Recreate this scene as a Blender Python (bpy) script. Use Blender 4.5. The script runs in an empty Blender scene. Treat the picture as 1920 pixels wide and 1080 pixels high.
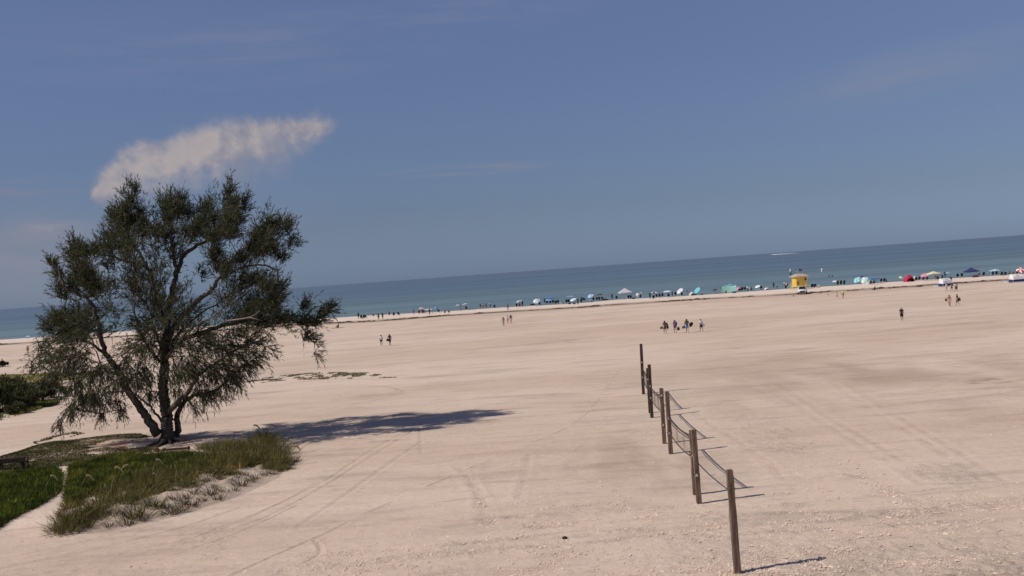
import bpy, bmesh, math, random
import numpy as np
from mathutils import Vector, Matrix

random.seed(7)
rng = np.random.default_rng(11)
S = bpy.context.scene
COL = S.collection
R = math.radians

# ------------------------------------------------------------------ camera, sky, sun, exposure
H, FPX = 9.5, 2050.0                       # lens height (m), focal length in pixels of a 1920 wide picture
PITCH, ROLL = R(0.84), R(4.17)
Fv = Vector((0, math.cos(PITCH), -math.sin(PITCH)))
R0 = Vector((1, 0, 0)); U0 = Vector((0, math.sin(PITCH), math.cos(PITCH)))
Xc = math.cos(ROLL) * R0 - math.sin(ROLL) * U0
Yc = math.sin(ROLL) * R0 + math.cos(ROLL) * U0
cd = bpy.data.cameras.new('camera'); cam = bpy.data.objects.new('camera', cd); COL.objects.link(cam)
cd.sensor_width = 36; cd.lens = 36 * FPX / 1920; cd.clip_end = 90000; cd.clip_start = .1
m3 = Matrix((Xc, Yc, -Fv)).transposed()
cam.matrix_world = Matrix.Translation((0, 0, H)) @ m3.to_4x4()
S.camera = cam

SUN_EL = R(45.5)
SH = Vector((0.945, 0.325, 0)).normalized()          # the way shadows fall on the ground
SUN_DIR = Vector((-SH.x * math.cos(SUN_EL), -SH.y * math.cos(SUN_EL), math.sin(SUN_EL)))
sl = bpy.data.lights.new('sun', 'SUN'); sl.energy = 4.1; sl.angle = R(0.53); sl.color = (1, .93, .84)
so = bpy.data.objects.new('sun', sl); COL.objects.link(so)
so.rotation_euler = SUN_DIR.to_track_quat('Z', 'Y').to_euler(); so.location = (0, 0, 60)
SKY_STRENGTH = 0.06
S.view_settings.view_transform = 'Standard'; S.view_settings.look = 'None'
S.view_settings.gamma = 1; S.view_settings.exposure = -0.12; S.view_settings.use_curve_mapping = False

def pix_dir(px, py):
    return (Fv * FPX + Xc * (px - 960) + Yc * (540 - py)).normalized()

class NT:
    """small helper round a node tree"""
    def __init__(s, t): s.t = t; s.n = t.nodes; s.l = t.links
    def new(s, typ, **kw):
        n = s.n.new(typ)
        for k, v in kw.items():
            setattr(n, k, v)
        return n
    def link(s, a, b): s.l.new(a, b)
    def setin(s, sock, v):
        if hasattr(v, 'is_output'): s.l.new(v, sock)
        else: sock.default_value = v
    def math(s, op, a, b=0.0, c=None, clamp=False):
        n = s.new('ShaderNodeMath', operation=op, use_clamp=clamp)
        s.setin(n.inputs[0], a); s.setin(n.inputs[1], b)
        if c is not None: s.setin(n.inputs[2], c)
        return n.outputs[0]
    def vmath(s, op, a, b=None, out=0):
        n = s.new('ShaderNodeVectorMath', operation=op)
        s.setin(n.inputs[0], a)
        if b is not None: s.setin(n.inputs[1], b)
        return n.outputs[out]
    def smooth(s, v, a, b, lo=0.0, hi=1.0):
        n = s.new('ShaderNodeMapRange', interpolation_type='SMOOTHSTEP')
        s.setin(n.inputs[0], v)
        for i, x in enumerate((a, b, lo, hi)): s.setin(n.inputs[i + 1], x)
        return n.outputs[0]
    def noise(s, vec, scale, detail=4, rough=.55, dist=0):
        n = s.new('ShaderNodeTexNoise'); s.setin(n.inputs['Vector'], vec)
        n.inputs['Scale'].default_value = scale; n.inputs['Detail'].default_value = detail
        n.inputs['Roughness'].default_value = rough; n.inputs['Distortion'].default_value = dist
        return n.outputs['Fac'], n.outputs['Color']
    def mix(s, f, a, b):
        n = s.new('ShaderNodeMix', data_type='RGBA')
        s.setin(n.inputs[0], f)
        for i, v in ((6, a), (7, b)):
            if hasattr(v, 'is_output'): s.l.new(v, n.inputs[i])
            else: n.inputs[i].default_value = (*v[:3], 1)
        return n.outputs[2]
    def scale(s, vec, sc):
        n = s.new('ShaderNodeVectorMath', operation='MULTIPLY'); s.setin(n.inputs[0], vec); n.inputs[1].default_value = sc
        return n.outputs[0]

def build_world():
    w = bpy.data.worlds.new('World'); S.world = w; w.use_nodes = True
    t = NT(w.node_tree); t.n.clear()
    out = t.new('ShaderNodeOutputWorld'); bg = t.new('ShaderNodeBackground')
    sky = t.new('ShaderNodeTexSky'); sky.sky_type = 'NISHITA'; sky.sun_disc = False
    sky.sun_elevation = SUN_EL; sky.sun_rotation = math.atan2(SUN_DIR.x, SUN_DIR.y)
    sky.altitude = 0; sky.air_density = 1.0; sky.dust_density = 0.3; sky.ozone_density = 6.0
    d = t.new('ShaderNodeTexCoord').outputs['Generated']
    sep = t.new('ShaderNodeSeparateXYZ'); t.link(d, sep.inputs[0])
    el = sep.outputs[2]
    az = t.math('ARCTAN2', sep.outputs[0], sep.outputs[1])
    # summer sea haze evens the sky out: dimmer and bluer towards the horizon, a little paler high up, the same all the way round
    ramp = t.new('ShaderNodeValToRGB'); cr = ramp.color_ramp
    t.link(t.math('MULTIPLY', el, 2.0, clamp=True), ramp.inputs[0])
    stops = ((0.0, (.62, .80, 1.36)), (.02, (.63, .79, 1.30)), (.108, (.76, .76, 1.00)), (.254, (1.04, .92, 1.06)), (.48, (1.47, 1.16, 1.24)))
    while len(cr.elements) < len(stops): cr.elements.new(.5)
    for e, (q, c) in zip(cr.elements, stops): e.position = q; e.color = (*[v / 2 for v in c], 1)
    mul = t.new('ShaderNodeMix', data_type='RGBA', blend_type='MULTIPLY'); mul.inputs[0].default_value = 1
    t.link(sky.outputs[0], mul.inputs[6]); t.link(ramp.outputs[0], mul.inputs[7])
    base = t.vmath('SCALE', mul.outputs[2]); base.node.inputs['Scale'].default_value = 2
    # angular coordinates (azimuth, elevation) for the clouds
    cmb = t.new('ShaderNodeCombineXYZ'); t.link(az, cmb.inputs[0]); t.link(el, cmb.inputs[1])
    ang = cmb.outputs[0]
    def ae(px, py):
        v = pix_dir(px, py); return (math.atan2(v.x, v.y), v.z, 0)
    nf, nc = t.noise(ang, 26, 7, .62)
    nf2, nc2 = t.noise(ang, 85, 5, .6)
    wob = t.vmath('SCALE', t.vmath('SUBTRACT', nc, (.5, .5, .5))); wob.node.inputs['Scale'].default_value = .024
    wob2 = t.vmath('SCALE', t.vmath('SUBTRACT', nc2, (.5, .5, .5))); wob2.node.inputs['Scale'].default_value = .0055
    p = t.vmath('ADD', t.vmath('ADD', ang, wob), wob2)
    def field(blobs, q):
        best = None
        for px, py, r in blobs:
            v = t.math('SUBTRACT', 1.0, t.math('DIVIDE', t.vmath('DISTANCE', q, ae(px, py), 1), r / FPX))
            best = v if best is None else t.math('MAXIMUM', best, v)
        return best
    core = field(((192, 366, 26), (210, 348, 32), (232, 330, 40), (252, 312, 44), (280, 300, 48), (316, 294, 50), (355, 287, 54), (395, 279, 56),
                  (435, 270, 56), (475, 262, 52), (512, 253, 46), (545, 246, 38), (575, 239, 30), (596, 234, 22)), p)
    halo = field(((225, 362, 60), (280, 325, 70), (350, 305, 75), (425, 295, 85), (500, 272, 70), (560, 250, 50), (590, 238, 40), (612, 232, 26)), t.vmath('ADD', ang, wob))
    bf3, _ = t.noise(t.vmath('ADD', ang, (.3, .1, .7)), 22, 6, .6)
    soft = t.math('MULTIPLY', t.smooth(halo, .0, .75, 0, .62), t.smooth(nf, .25, .62, .55, 1))
    dens = t.math('MAXIMUM', t.math('MULTIPLY', t.smooth(core, .03, .55, 0, .92), t.smooth(bf3, .30, .58, .74, 1)), soft)
    # sunlit billows towards the upper left, greyer hollows away from it
    bf, _ = t.noise(ang, 15, 5, .55); bf2, _ = t.noise(t.vmath('ADD', ang, (.010, -.008, 0)), 15, 5, .55)
    lit = t.smooth(t.math('ADD', t.math('SUBTRACT', bf, bf2), t.math('MULTIPLY', core, .05)), -.07, .10)
    cc = t.mix(lit, (4.7, 4.7, 5.8), (7.9, 6.9, 6.8))
    col = t.mix(dens, base, cc)
    # small flat clouds low on the left and streaks of cirrus
    def puff(col, px, py, rx, ry, amt, c=(5.0, 4.7, 5.4), sc=(30, 90, 1), slope=0.0, lo=.35, hi=.75):
        a = ae(px, py)
        off = t.vmath('SUBTRACT', ang, a)
        s2 = t.new('ShaderNodeSeparateXYZ'); t.link(off, s2.inputs[0])
        yy = t.math('SUBTRACT', s2.outputs[1], t.math('MULTIPLY', s2.outputs[0], slope))
        c2 = t.new('ShaderNodeCombineXYZ')
        t.link(t.math('DIVIDE', s2.outputs[0], rx / FPX), c2.inputs[0]); t.link(t.math('DIVIDE', yy, ry / FPX), c2.inputs[1])
        ln = t.vmath('LENGTH', c2.outputs[0], out=1)
        fall = t.smooth(ln, 1.0, 0.1)
        c3 = t.new('ShaderNodeCombineXYZ'); t.link(s2.outputs[0], c3.inputs[0]); t.link(yy, c3.inputs[1])
        c3.inputs[2].default_value = px * .37
        n1, _ = t.noise(t.scale(c3.outputs[0], sc), 1.0, 6, .6, .4)
        f = t.math('MULTIPLY', t.math('MULTIPLY', fall, t.smooth(n1, lo, hi)), amt)
        return t.mix(f, col, c)
    col = puff(col, 100, 430, 90, 22, .9, c=(5.6, 5.2, 5.8), lo=.3)
    col = puff(col, 60, 480, 210, 120, .8, c=(4.6, 4.7, 5.8), sc=(14, 34, 1), lo=.05)
    col = puff(col, 60, 355, 150, 28, .6, c=(4.8, 4.2, 5.0), sc=(14, 60, 1))
    col = puff(col, 880, 318, 210, 15, .8, c=(4.4, 4.5, 5.6), sc=(10, 160, 1))
    col = puff(col, 1720, 130, 340, 66, .9, c=(3.5, 4.3, 6.5), sc=(8, 70, 1), slope=.12, lo=.15)
    col = puff(col, 420, 95, 520, 90, .7, c=(3.2, 3.9, 6.3), sc=(8, 60, 1))
    col = puff(col, 820, 30, 420, 50, .7, c=(3.2, 3.9, 6.4), sc=(8, 60, 1))
    col = puff(col, 760, 385, 200, 30, .22, c=(2.3, 3.1, 5.0), sc=(20, 120, 1))
    col = puff(col, 480, 380, 200, 120, .22, c=(3.8, 4.4, 6.0), sc=(10, 20, 1), lo=.2)
    # a very thin veil of cirrus everywhere
    n2, _ = t.noise(t.scale(ang, (3.0, 16.0, 1)), 1.0, 6, .6, .6)
    col = t.mix(t.smooth(n2, .5, .8, 0, .12), col, (3.2, 4.0, 6.3))
    t.link(col, bg.inputs[0]); bg.inputs[1].default_value = SKY_STRENGTH
    t.link(bg.outputs[0], out.inputs[0])
build_world()

# ------------------------------------------------------------------ ground shape
class VNoise:
    def __init__(s, seed): s.g = np.random.default_rng(seed).random((256, 256))
    def __call__(s, x, y):
        x = np.asarray(x, float); y = np.asarray(y, float)
        xi = np.floor(x).astype(int); yi = np.floor(y).astype(int)
        fx = x - xi; fy = y - yi
        fx = fx * fx * (3 - 2 * fx); fy = fy * fy * (3 - 2 * fy)
        g = s.g; a = g[xi & 255, yi & 255]; b = g[(xi + 1) & 255, yi & 255]; c = g[xi & 255, (yi + 1) & 255]; d = g[(xi + 1) & 255, (yi + 1) & 255]
        return (a * (1 - fx) + b * fx) * (1 - fy) + (c * (1 - fx) + d * fx) * fy
def fbm(n, x, y, oct=4, gain=.5):
    s = 0; a = 1; t = 0
    for i in range(oct):
        s = s + a * n(x * 2 ** i + 17.3 * i, y * 2 ** i + 5.1 * i); t += a; a *= gain
    return s / t
N1, N2, N3 = VNoise(1), VNoise(2), VNoise(3)

SEA_Z = -0.35
def flat(px, py, z=0.0):
    d = pix_dir(px, py); k = (z - H) / d.z
    return Vector((d.x * k, d.y * k, z))

def line_world(pts, z=0.0):
    a = np.array([flat(x, y, z)[:2] for x, y in pts]); return a[np.argsort(a[:, 0])]
WATER = line_world([(0, 637), (300, 617), (600, 597.5), (700, 591), (840, 583.5), (940, 576.5), (1080, 569), (1160, 561.5), (1300, 554), (1460, 542.5),
                    (1530, 538), (1600, 533.5), (1680, 528), (1820, 519.5), (1900, 515)], SEA_Z)
BERM = line_world([(0, 646), (300, 626), (600, 607), (700, 602), (840, 591.5), (940, 585), (1080, 577), (1160, 570.5), (1300, 562), (1460, 553),
                   (1530, 548.5), (1600, 544), (1680, 539), (1740, 535), (1820, 529), (1900, 524)], 0.0)
def ext(a):
    l = a[0] + (a[0] - a[2]) * 3; r = a[-1] + (a[-1] - a[-3]) * 3
    return np.vstack([l, a, r])
WATER, BERM = ext(WATER), ext(BERM)
def shore_y(x): return np.interp(x, WATER[:, 0], WATER[:, 1])
def berm_y(x): return np.interp(x, BERM[:, 0], BERM[:, 1])

def seg_dist(x, y, pts):
    d = np.full(x.shape, 1e9)
    for (ax, ay), (bx, by) in zip(pts[:-1], pts[1:]):
        vx, vy = bx - ax, by - ay
        t = np.clip(((x - ax) * vx + (y - ay) * vy) / (vx * vx + vy * vy + 1e-9), 0, 1)
        d = np.minimum(d, np.hypot(x - ax - t * vx, y - ay - t * vy))
    return d
def smoothline(pts, n=10):
    p = [np.array(q, float) for q in pts]; p = [2 * p[0] - p[1]] + p + [2 * p[-1] - p[-2]]
    out = []
    for i in range(1, len(p) - 2):
        for k in range(n):
            t = k / n
            out.append(.5 * (2 * p[i] + (p[i + 1] - p[i - 1]) * t + (2 * p[i - 1] - 5 * p[i] + 4 * p[i + 1] - p[i + 2]) * t * t + (3 * p[i] - p[i - 1] - 3 * p[i + 1] + p[i + 2]) * t ** 3))
    out.append(p[-2]); return out
def inside(x, y, poly):
    x = np.asarray(x); y = np.asarray(y); r = np.zeros(x.shape, bool); n = len(poly); j = n - 1
    for i in range(n):
        xi, yi = poly[i]; xj, yj = poly[j]
        with np.errstate(divide='ignore', invalid='ignore'):
            c = ((yi > y) != (yj > y)) & (x < (xj - xi) * (y - yi) / (yj - yi) + xi)
        r ^= c; j = i
    return r

ISLAND = [(-120, 900), (-60, 868), (0, 852), (60, 832), (130, 825), (200, 816), (260, 808), (330, 812), (420, 815), (480, 812), (515, 822), (545, 860), (520, 890), (440, 930),
          (330, 965), (200, 992), (105, 1004), (60, 1010), (0, 1000), (-120, 1050)]
ISL_W = [tuple(flat(x, y)[:2]) for x, y in ISLAND]
def island_amount(x, y):
    ins = inside(x, y, ISL_W); d = seg_dist(x, y, ISL_W + ISL_W[:1])
    return np.where(ins, np.clip(d / 3.0, 0, 1), 0.0)
def base_height(x, y):
    """the lie of the land without the small relief"""
    x = np.asarray(x, float); y = np.asarray(y, float)
    h = (fbm(N1, x / 23, y / 31, 3) - .5) * .22
    a = island_amount(x, y); a = a * a * (3 - 2 * a)
    h = h * (1 - a) + a * (.30 + (fbm(N2, x / 4, y / 4, 3) - .5) * .25)
    by = berm_y(x); sy = shore_y(x)
    near = np.clip((y - by + 60) / 60, 0, 1)
    h = h * (1 - near)
    h = h + .12 * np.exp(-((y - by - 6) / 7) ** 2)
    t = np.clip((y - by - 6) / np.maximum(sy - by - 6, 4), 0, 3)
    h = np.where(y > by + 6, .12 * np.exp(-((y - by - 6) / 7) ** 2) + SEA_Z * t ** 1.5, h)
    return np.maximum(h, -2.0)
def ground(px, py):
    p = flat(px, py)
    for _ in range(8):
        z = float(base_height(np.array([p.x]), np.array([p.y]))[0]); p = flat(px, py, z)
    return p
def gz(x, y): return float(base_height(np.array([x]), np.array([y]))[0])

# ------------------------------------------------------------------ materials
def material(name, color, rough=.7, var=.12, scale=6, spec=.3, metallic=0, bump=0.0, color2=None, bscale=None, coords='Object', stretch=(1, 1, 1)):
    m = bpy.data.materials.new(name); m.use_nodes = True
    t = NT(m.node_tree); b = t.n['Principled BSDF']
    v = t.new('ShaderNodeTexCoord').outputs[coords]
    v = t.scale(v, stretch)
    f, _ = t.noise(v, scale, 5, .6)
    f = t.smooth(f, .3, .7)
    c2 = color2 if color2 else tuple(max(0, c * (1 - var * 2)) for c in color)
    t.link(t.mix(f, c2, color), b.inputs['Base Color'])
    b.inputs['Roughness'].default_value = rough; b.inputs['Specular IOR Level'].default_value = spec
    b.inputs['Metallic'].default_value = metallic
    if bump:
        f2, _ = t.noise(v, bscale or scale * 3, 5, .6)
        bn = t.new('ShaderNodeBump'); bn.inputs['Strength'].default_value = bump; bn.inputs['Distance'].default_value = .02
        t.link(f2, bn.inputs['Height']); t.link(bn.outputs[0], b.inputs['Normal'])
    return m

def sand_material():
    m = bpy.data.materials.new('sand'); m.use_nodes = True
    t = NT(m.node_tree); b = t.n['Principled BSDF']
    pos = t.new('ShaderNodeNewGeometry').outputs['Position']
    def attr(n): return t.new('ShaderNodeAttribute', attribute_name=n).outputs['Fac']
    big, _ = t.noise(t.scale(pos, (.016, .05, 1)), 1, 5, .6, .5)
    mid, _ = t.noise(t.scale(pos, (.09, .30, 1)), 1, 5, .62, .4)
    fine, _ = t.noise(pos, 3.2, 6, .7)
    grain, _ = t.noise(pos, 14, 4, .7)
    c = t.mix(t.smooth(big, .34, .70), (.695, .556, .440), (.590, .452, .342))
    c = t.mix(t.math('MULTIPLY', t.smooth(mid, .48, .76), .62), c, (.39, .295, .235))
    str1, _ = t.noise(t.scale(pos, (.26, 1.0, 1)), 1, 5, .66, .5)
    c = t.mix(t.math('MULTIPLY', t.smooth(str1, .50, .74), .50), c, (.36, .275, .222))
    c = t.mix(t.math('MULTIPLY', t.smooth(str1, .46, .26), .40), c, (.70, .56, .455))
    c = t.mix(t.math('MULTIPLY', t.smooth(fine, .50, .76), .45), c, (.37, .285, .23))
    c = t.mix(t.math('MULTIPLY', t.smooth(grain, .56, .76), .42), c, (.31, .24, .20))
    c = t.mix(t.math('MULTIPLY', t.smooth(grain, .44, .24), .40), c, (.72, .58, .48))
    c = t.mix(attr('pale'), c, (.78, .64, .53))
    c = t.mix(t.math('MULTIPLY', attr('damp'), .8), c, (.25, .165, .11))
    c = t.mix(t.math('MULTIPLY', attr('wrack'), .95), c, (.13, .095, .065))
    c = t.mix(t.math('MULTIPLY', attr('soil'), .9), c, (.33, .19, .125))
    c = t.mix(t.math('MULTIPLY', attr('turf'), .85), c, (.085, .080, .032))
    t.link(c, b.inputs['Base Color'])
    b.inputs['Roughness'].default_value = .92; b.inputs['Specular IOR Level'].default_value = .12
    rg = attr('rough')
    n1, _ = t.noise(pos, 6.0, 7, .74); n2, _ = t.noise(pos, 2.1, 4, .6)
    hgt = t.math('ADD', t.math('MULTIPLY', t.smooth(n1, .3, .75), .075), t.math('MULTIPLY', n2, .06))
    bn = t.new('ShaderNodeBump'); bn.inputs['Distance'].default_value = 1.0
    t.link(t.math('ADD', .30, t.math('MULTIPLY', rg, .70)), bn.inputs['Strength'])
    t.link(hgt, bn.inputs['Height']); t.link(bn.outputs[0], b.inputs['Normal'])
    return m

def sea_material():
    m = bpy.data.materials.new('sea_water'); m.use_nodes = True
    t = NT(m.node_tree); b = t.n['Principled BSDF']
    pos = t.new('ShaderNodeNewGeometry').outputs['Position']
    sep = t.new('ShaderNodeSeparateXYZ'); t.link(pos, sep.inputs[0])
    lane, _ = t.noise(t.scale(pos, (.0016, .013, 1)), 1, 4, .6, .4)
    lane2, _ = t.noise(t.scale(pos, (.004, .055, 1)), 1, 4, .6, .4)
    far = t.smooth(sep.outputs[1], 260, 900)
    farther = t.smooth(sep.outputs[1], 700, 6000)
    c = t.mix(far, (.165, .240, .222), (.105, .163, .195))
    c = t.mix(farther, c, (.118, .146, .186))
    c = t.mix(t.math('MULTIPLY', t.smooth(lane, .42, .62), .45), c, (.088, .126, .158))
    c = t.mix(t.math('MULTIPLY', t.smooth(lane2, .48, .64), .55), c, (.078, .112, .140))
    t.link(c, b.inputs['Base Color'])
    b.inputs['IOR'].default_value = 1.33
    t.link(t.smooth(lane, .4, .65, .28, .42), b.inputs['Roughness'])
    w1 = t.new('ShaderNodeTexWave'); w1.inputs['Scale'].default_value = 1; w1.bands_direction = 'Y'
    t.link(t.scale(pos, (.02, .11, 1)), w1.inputs['Vector']); w1.inputs['Distortion'].default_value = 7; w1.inputs['Detail'].default_value = 3
    n1, _ = t.noise(t.scale(pos, (.25, .7, 1)), 1, 4, .6)
    bn = t.new('ShaderNodeBump'); bn.inputs['Strength'].default_value = .5; bn.inputs['Distance'].default_value = 1
    t.link(t.math('ADD', t.math('MULTIPLY', w1.outputs['Fac'], .20), t.math('MULTIPLY', n1, .35)), bn.inputs['Height'])
    t.link(bn.outputs[0], b.inputs['Normal'])
    return m

def blade_material(name, translucent=.25, rough=.6):
    m = bpy.data.materials.new(name); m.use_nodes = True
    t = NT(m.node_tree); b = t.n['Principled BSDF']; out = t.n['Material Output']
    a = t.new('ShaderNodeAttribute', attribute_name='tint').outputs['Color']
    pos = t.new('ShaderNodeNewGeometry').outputs['Position']
    f, _ = t.noise(pos, 1.3, 3, .6)
    c = t.mix(t.smooth(f, .3, .7, 0, .35), a, (.02, .025, .01))
    t.link(c, b.inputs['Base Color']); b.inputs['Roughness'].default_value = rough; b.inputs['Specular IOR Level'].default_value = .15
    tr = t.new('ShaderNodeBsdfTranslucent'); t.link(c, tr.inputs[0])
    mx = t.new('ShaderNodeMixShader'); mx.inputs[0].default_value = translucent
    t.link(b.outputs[0], mx.inputs[1]); t.link(tr.outputs[0], mx.inputs[2]); t.link(mx.outputs[0], out.inputs[0])
    return m

M = {}
def fabric(key, c, var=.08):
    if key not in M: M[key] = material(key, c, .8, var, 3, .15)
    return M[key]
M['crumb'] = material('sand_crumb', (.76, .61, .49), .95, .12, 2.5, .1, color2=(.54, .41, .325)); M['sand'] = sand_material(); M['sea'] = sea_material()
M['bark'] = material('bark', (.17, .135, .11), .95, .3, 5, .1, bump=.9, bscale=9, stretch=(1, 1, .22), color2=(.05, .04, .034))
M['deadwood'] = material('dead_wood', (.33, .27, .22), .9, .2, 6, .1)
M['needles'] = blade_material('pine_needles', .28)
M['leaf'] = blade_material('leaf', .2); M['grass'] = blade_material('grass_blade', .25)
M['timber'] = material('weathered_timber', (.250, .172, .125), .9, .3, 3, .12, bump=.8, bscale=16, stretch=(3, 3, .35), color2=(.090, .060, .045))
M['timber_dark'] = material('dark_timber', (.115, .080, .062), .9, .3, 3, .12, bump=.8, bscale=16, stretch=(3, 3, .35), color2=(.040, .026, .020))
M['bench_wood'] = material('bench_board', (.10, .075, .055), .85, .25, 4, .15, bump=.5, stretch=(.3, 4, 4), color2=(.05, .036, .028))
M['red_wood'] = material('edging_board', (.10, .048, .032), .85, .25, 4, .15, bump=.5, stretch=(.3, 4, 4))
M['rope'] = material('net_cord', (.055, .040, .035), .85, .1, 20, .1)
M['band'] = material('net_band', (.10, .070, .058), .85, .2, 6, .1)
M['strap'] = material('white_strap', (.60, .55, .50), .8, .15, 12, .2)
M['metal'] = material('grey_metal', (.35, .35, .36), .4, .1, 10, .5, metallic=.6)
M['black'] = material('black_fabric', (.030, .029, .033), .8, .2, 8, .2)
M['rubber'] = material('tyre_rubber', (.02, .02, .02), .9, .1, 10, .2)
M['glass'] = material('dark_glass', (.015, .018, .022), .06, .1, 3, .6)
M['white_paint'] = material('white_paint', (.80, .78, .76), .25, .03, 4, .5)
M['yellow_paint'] = material('yellow_paint', (.78, .53, .10), .55, .10, 3, .3)
M['yellow_trim'] = material('pale_yellow_trim', (.80, .66, .20), .6, .08, 3, .3)
M['roof_tan'] = material('roof_sheet', (.52, .42, .34), .75, .12, 3, .2)
M['seaweed'] = material('dry_seaweed', (.075, .052, .034), .95, .3, 2, .1)
for k, c in dict(skin=(.42, .23, .15), skin_tan=(.28, .14, .085), skin_pale=(.52, .32, .24), skin_dark=(.10, .052, .033)).items():
    M[k] = material(k, c, .55, .08, 6, .3)
for k, c in dict(hair_dark=(.02, .014, .010), hair_brown=(.075, .042, .022), hair_blond=(.36, .24, .10), hair_grey=(.4, .38, .36)).items():
    M[k] = material(k, c, .7, .2, 20, .25)
PAL = dict(white=(.80, .79, .77), black=(.03, .03, .034), navy=(.04, .05, .13), blue=(.12, .23, .45), skyblue=(.30, .48, .72), paleblue=(.50, .66, .76),
           teal=(.10, .46, .46), aqua=(.16, .56, .58), mint=(.36, .64, .56), green=(.22, .50, .10), lime=(.52, .66, .22), yellow=(.74, .62, .22), paleyellow=(.74, .70, .42),
           red=(.50, .055, .07), crimson=(.46, .03, .085), pink=(.72, .34, .32), rose=(.58, .28, .40), purple=(.12, .07, .20), lilac=(.62, .60, .74), grey=(.30, .30, .32), palegrey=(.58, .56, .57),
           brown=(.11, .065, .045), beige=(.62, .48, .36), orange=(.66, .26, .08), charcoal=(.055, .055, .062), maroon=(.17, .05, .055), cyan=(.20, .50, .64))
def F(c): return fabric('cloth_' + c, PAL[c])

# ------------------------------------------------------------------ mesh helpers
class MB:
    def __init__(s): s.v = []; s.f = []
    def quad(s, a, b, c, d):
        i = len(s.v); s.v += [tuple(a), tuple(b), tuple(c), tuple(d)]; s.f.append((i, i + 1, i + 2, i + 3)); return s
    def box(s, c, size, rot=None, taper=1.0):
        i = len(s.v); x, y, z = (q / 2 for q in size)
        for dz in (-1, 1):
            k = 1 if dz < 0 else taper
            for dx, dy in ((-1, -1), (1, -1), (1, 1), (-1, 1)):
                p = Vector((dx * x * k, dy * y * k, dz * z))
                if rot is not None: p = rot @ p
                s.v.append(tuple(p + Vector(c)))
        s.f += [(i + 3, i + 2, i + 1, i), (i + 4, i + 5, i + 6, i + 7)]
        for k in range(4): s.f.append((i + k, i + (k + 1) % 4, i + 4 + (k + 1) % 4, i + 4 + k))
        return s
    def tube(s, pts, rad, n=6, cap=True):
        pts = [Vector(p) for p in pts]; m = len(pts)
        if not hasattr(rad, '__len__'): rad = [rad] * m
        i0 = len(s.v); ref = None
        for k, p in enumerate(pts):
            d = (pts[min(k + 1, m - 1)] - pts[max(k - 1, 0)])
            d = d.normalized() if d.length > 1e-9 else Vector((0, 0, 1))
            if ref is None: ref = Vector((1, 0, 0)) if abs(d.x) < .9 else Vector((0, 1, 0))
            a = d.cross(ref).normalized(); b = d.cross(a); ref = b.cross(d) if b.length else ref
            for q in range(n):
                an = 2 * math.pi * q / n
                s.v.append(tuple(p + (a * math.cos(an) + b * math.sin(an)) * rad[k]))
        for k in range(m - 1):
            for q in range(n):
                s.f.append((i0 + k * n + q, i0 + k * n + (q + 1) % n, i0 + (k + 1) * n + (q + 1) % n, i0 + (k + 1) * n + q))
        if cap:
            s.f.append(tuple(i0 + q for q in range(n))[::-1]); s.f.append(tuple(i0 + (m - 1) * n + q for q in range(n)))
        return s
    def ball(s, c, r, n=8, k=6):
        c = Vector(c); r = Vector(r) if hasattr(r, '__len__') else Vector((r, r, r)); i0 = len(s.v)
        for a in range(k + 1):
            th = math.pi * a / k
            for q in range(n):
                ph = 2 * math.pi * q / n
                s.v.append((c.x + r.x * math.sin(th) * math.cos(ph), c.y + r.y * math.sin(th) * math.sin(ph), c.z + r.z * math.cos(th)))
        for a in range(k):
            for q in range(n):
                s.f.append((i0 + a * n + q, i0 + (a + 1) * n + q, i0 + (a + 1) * n + (q + 1) % n, i0 + a * n + (q + 1) % n))
        return s
    def slab(s, poly, thick):
        """polygon (list of 3D points) given a thickness along its normal"""
        P = [Vector(p) for p in poly]; n = (P[1] - P[0]).cross(P[2] - P[0]).normalized() * thick
        i = len(s.v); k = len(P)
        s.v += [tuple(p) for p in P] + [tuple(p + n) for p in P]
        s.f.append(tuple(range(i + k - 1, i - 1, -1))); s.f.append(tuple(range(i + k, i + 2 * k)))
        for q in range(k): s.f.append((i + q, i + (q + 1) % k, i + k + (q + 1) % k, i + k + q))
        return s
    def mesh(s, name, smooth=False, bevel=0):
        me = bpy.data.meshes.new(name); me.from_pydata(s.v, [], s.f); me.validate()
        if bevel:
            bm = bmesh.new(); bm.from_mesh(me)
            bmesh.ops.bevel(bm, geom=[e for e in bm.edges], offset=bevel, segments=1, affect='EDGES', clamp_overlap=True); bm.to_mesh(me); bm.free()
        if smooth: me.shade_smooth()
        return me
    def obj(s, name, mat, parent=None, smooth=False, bevel=0):
        return mobj(name, s.mesh(name, smooth, bevel), mat, parent)
def mobj(name, me, mat, parent=None):
    o = bpy.data.objects.new(name, me); COL.objects.link(o)
    mats = mat if isinstance(mat, (list, tuple)) else [mat]
    if len(me.materials) == 0:
        for q in mats: me.materials.append(q)
    elif me.materials[0] != mats[0]:
        o.material_slots[0].link = 'OBJECT'; o.material_slots[0].material = mats[0]
    if parent is not None: o.parent = parent
    return o
def empty(name, loc, rz=0, tilt=(0, 0)):
    o = bpy.data.objects.new(name, None); COL.objects.link(o); o.location = loc; o.rotation_euler = (tilt[0], tilt[1], rz)
    o.empty_display_size = .2; return o
def tag(o, label=None, cat=None, group=None, kind=None):
    if label: o['label'] = label
    if cat: o['category'] = cat
    if group: o['group'] = group
    if kind: o['kind'] = kind
    return o
def children(o): return [c for c in bpy.data.objects if c.parent == o]
def copy_tree(o, parent=None):
    c = o.copy(); COL.objects.link(c)
    if parent is not None: c.parent = parent
    for ch in children(o): copy_tree(ch, c)
    return c
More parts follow.
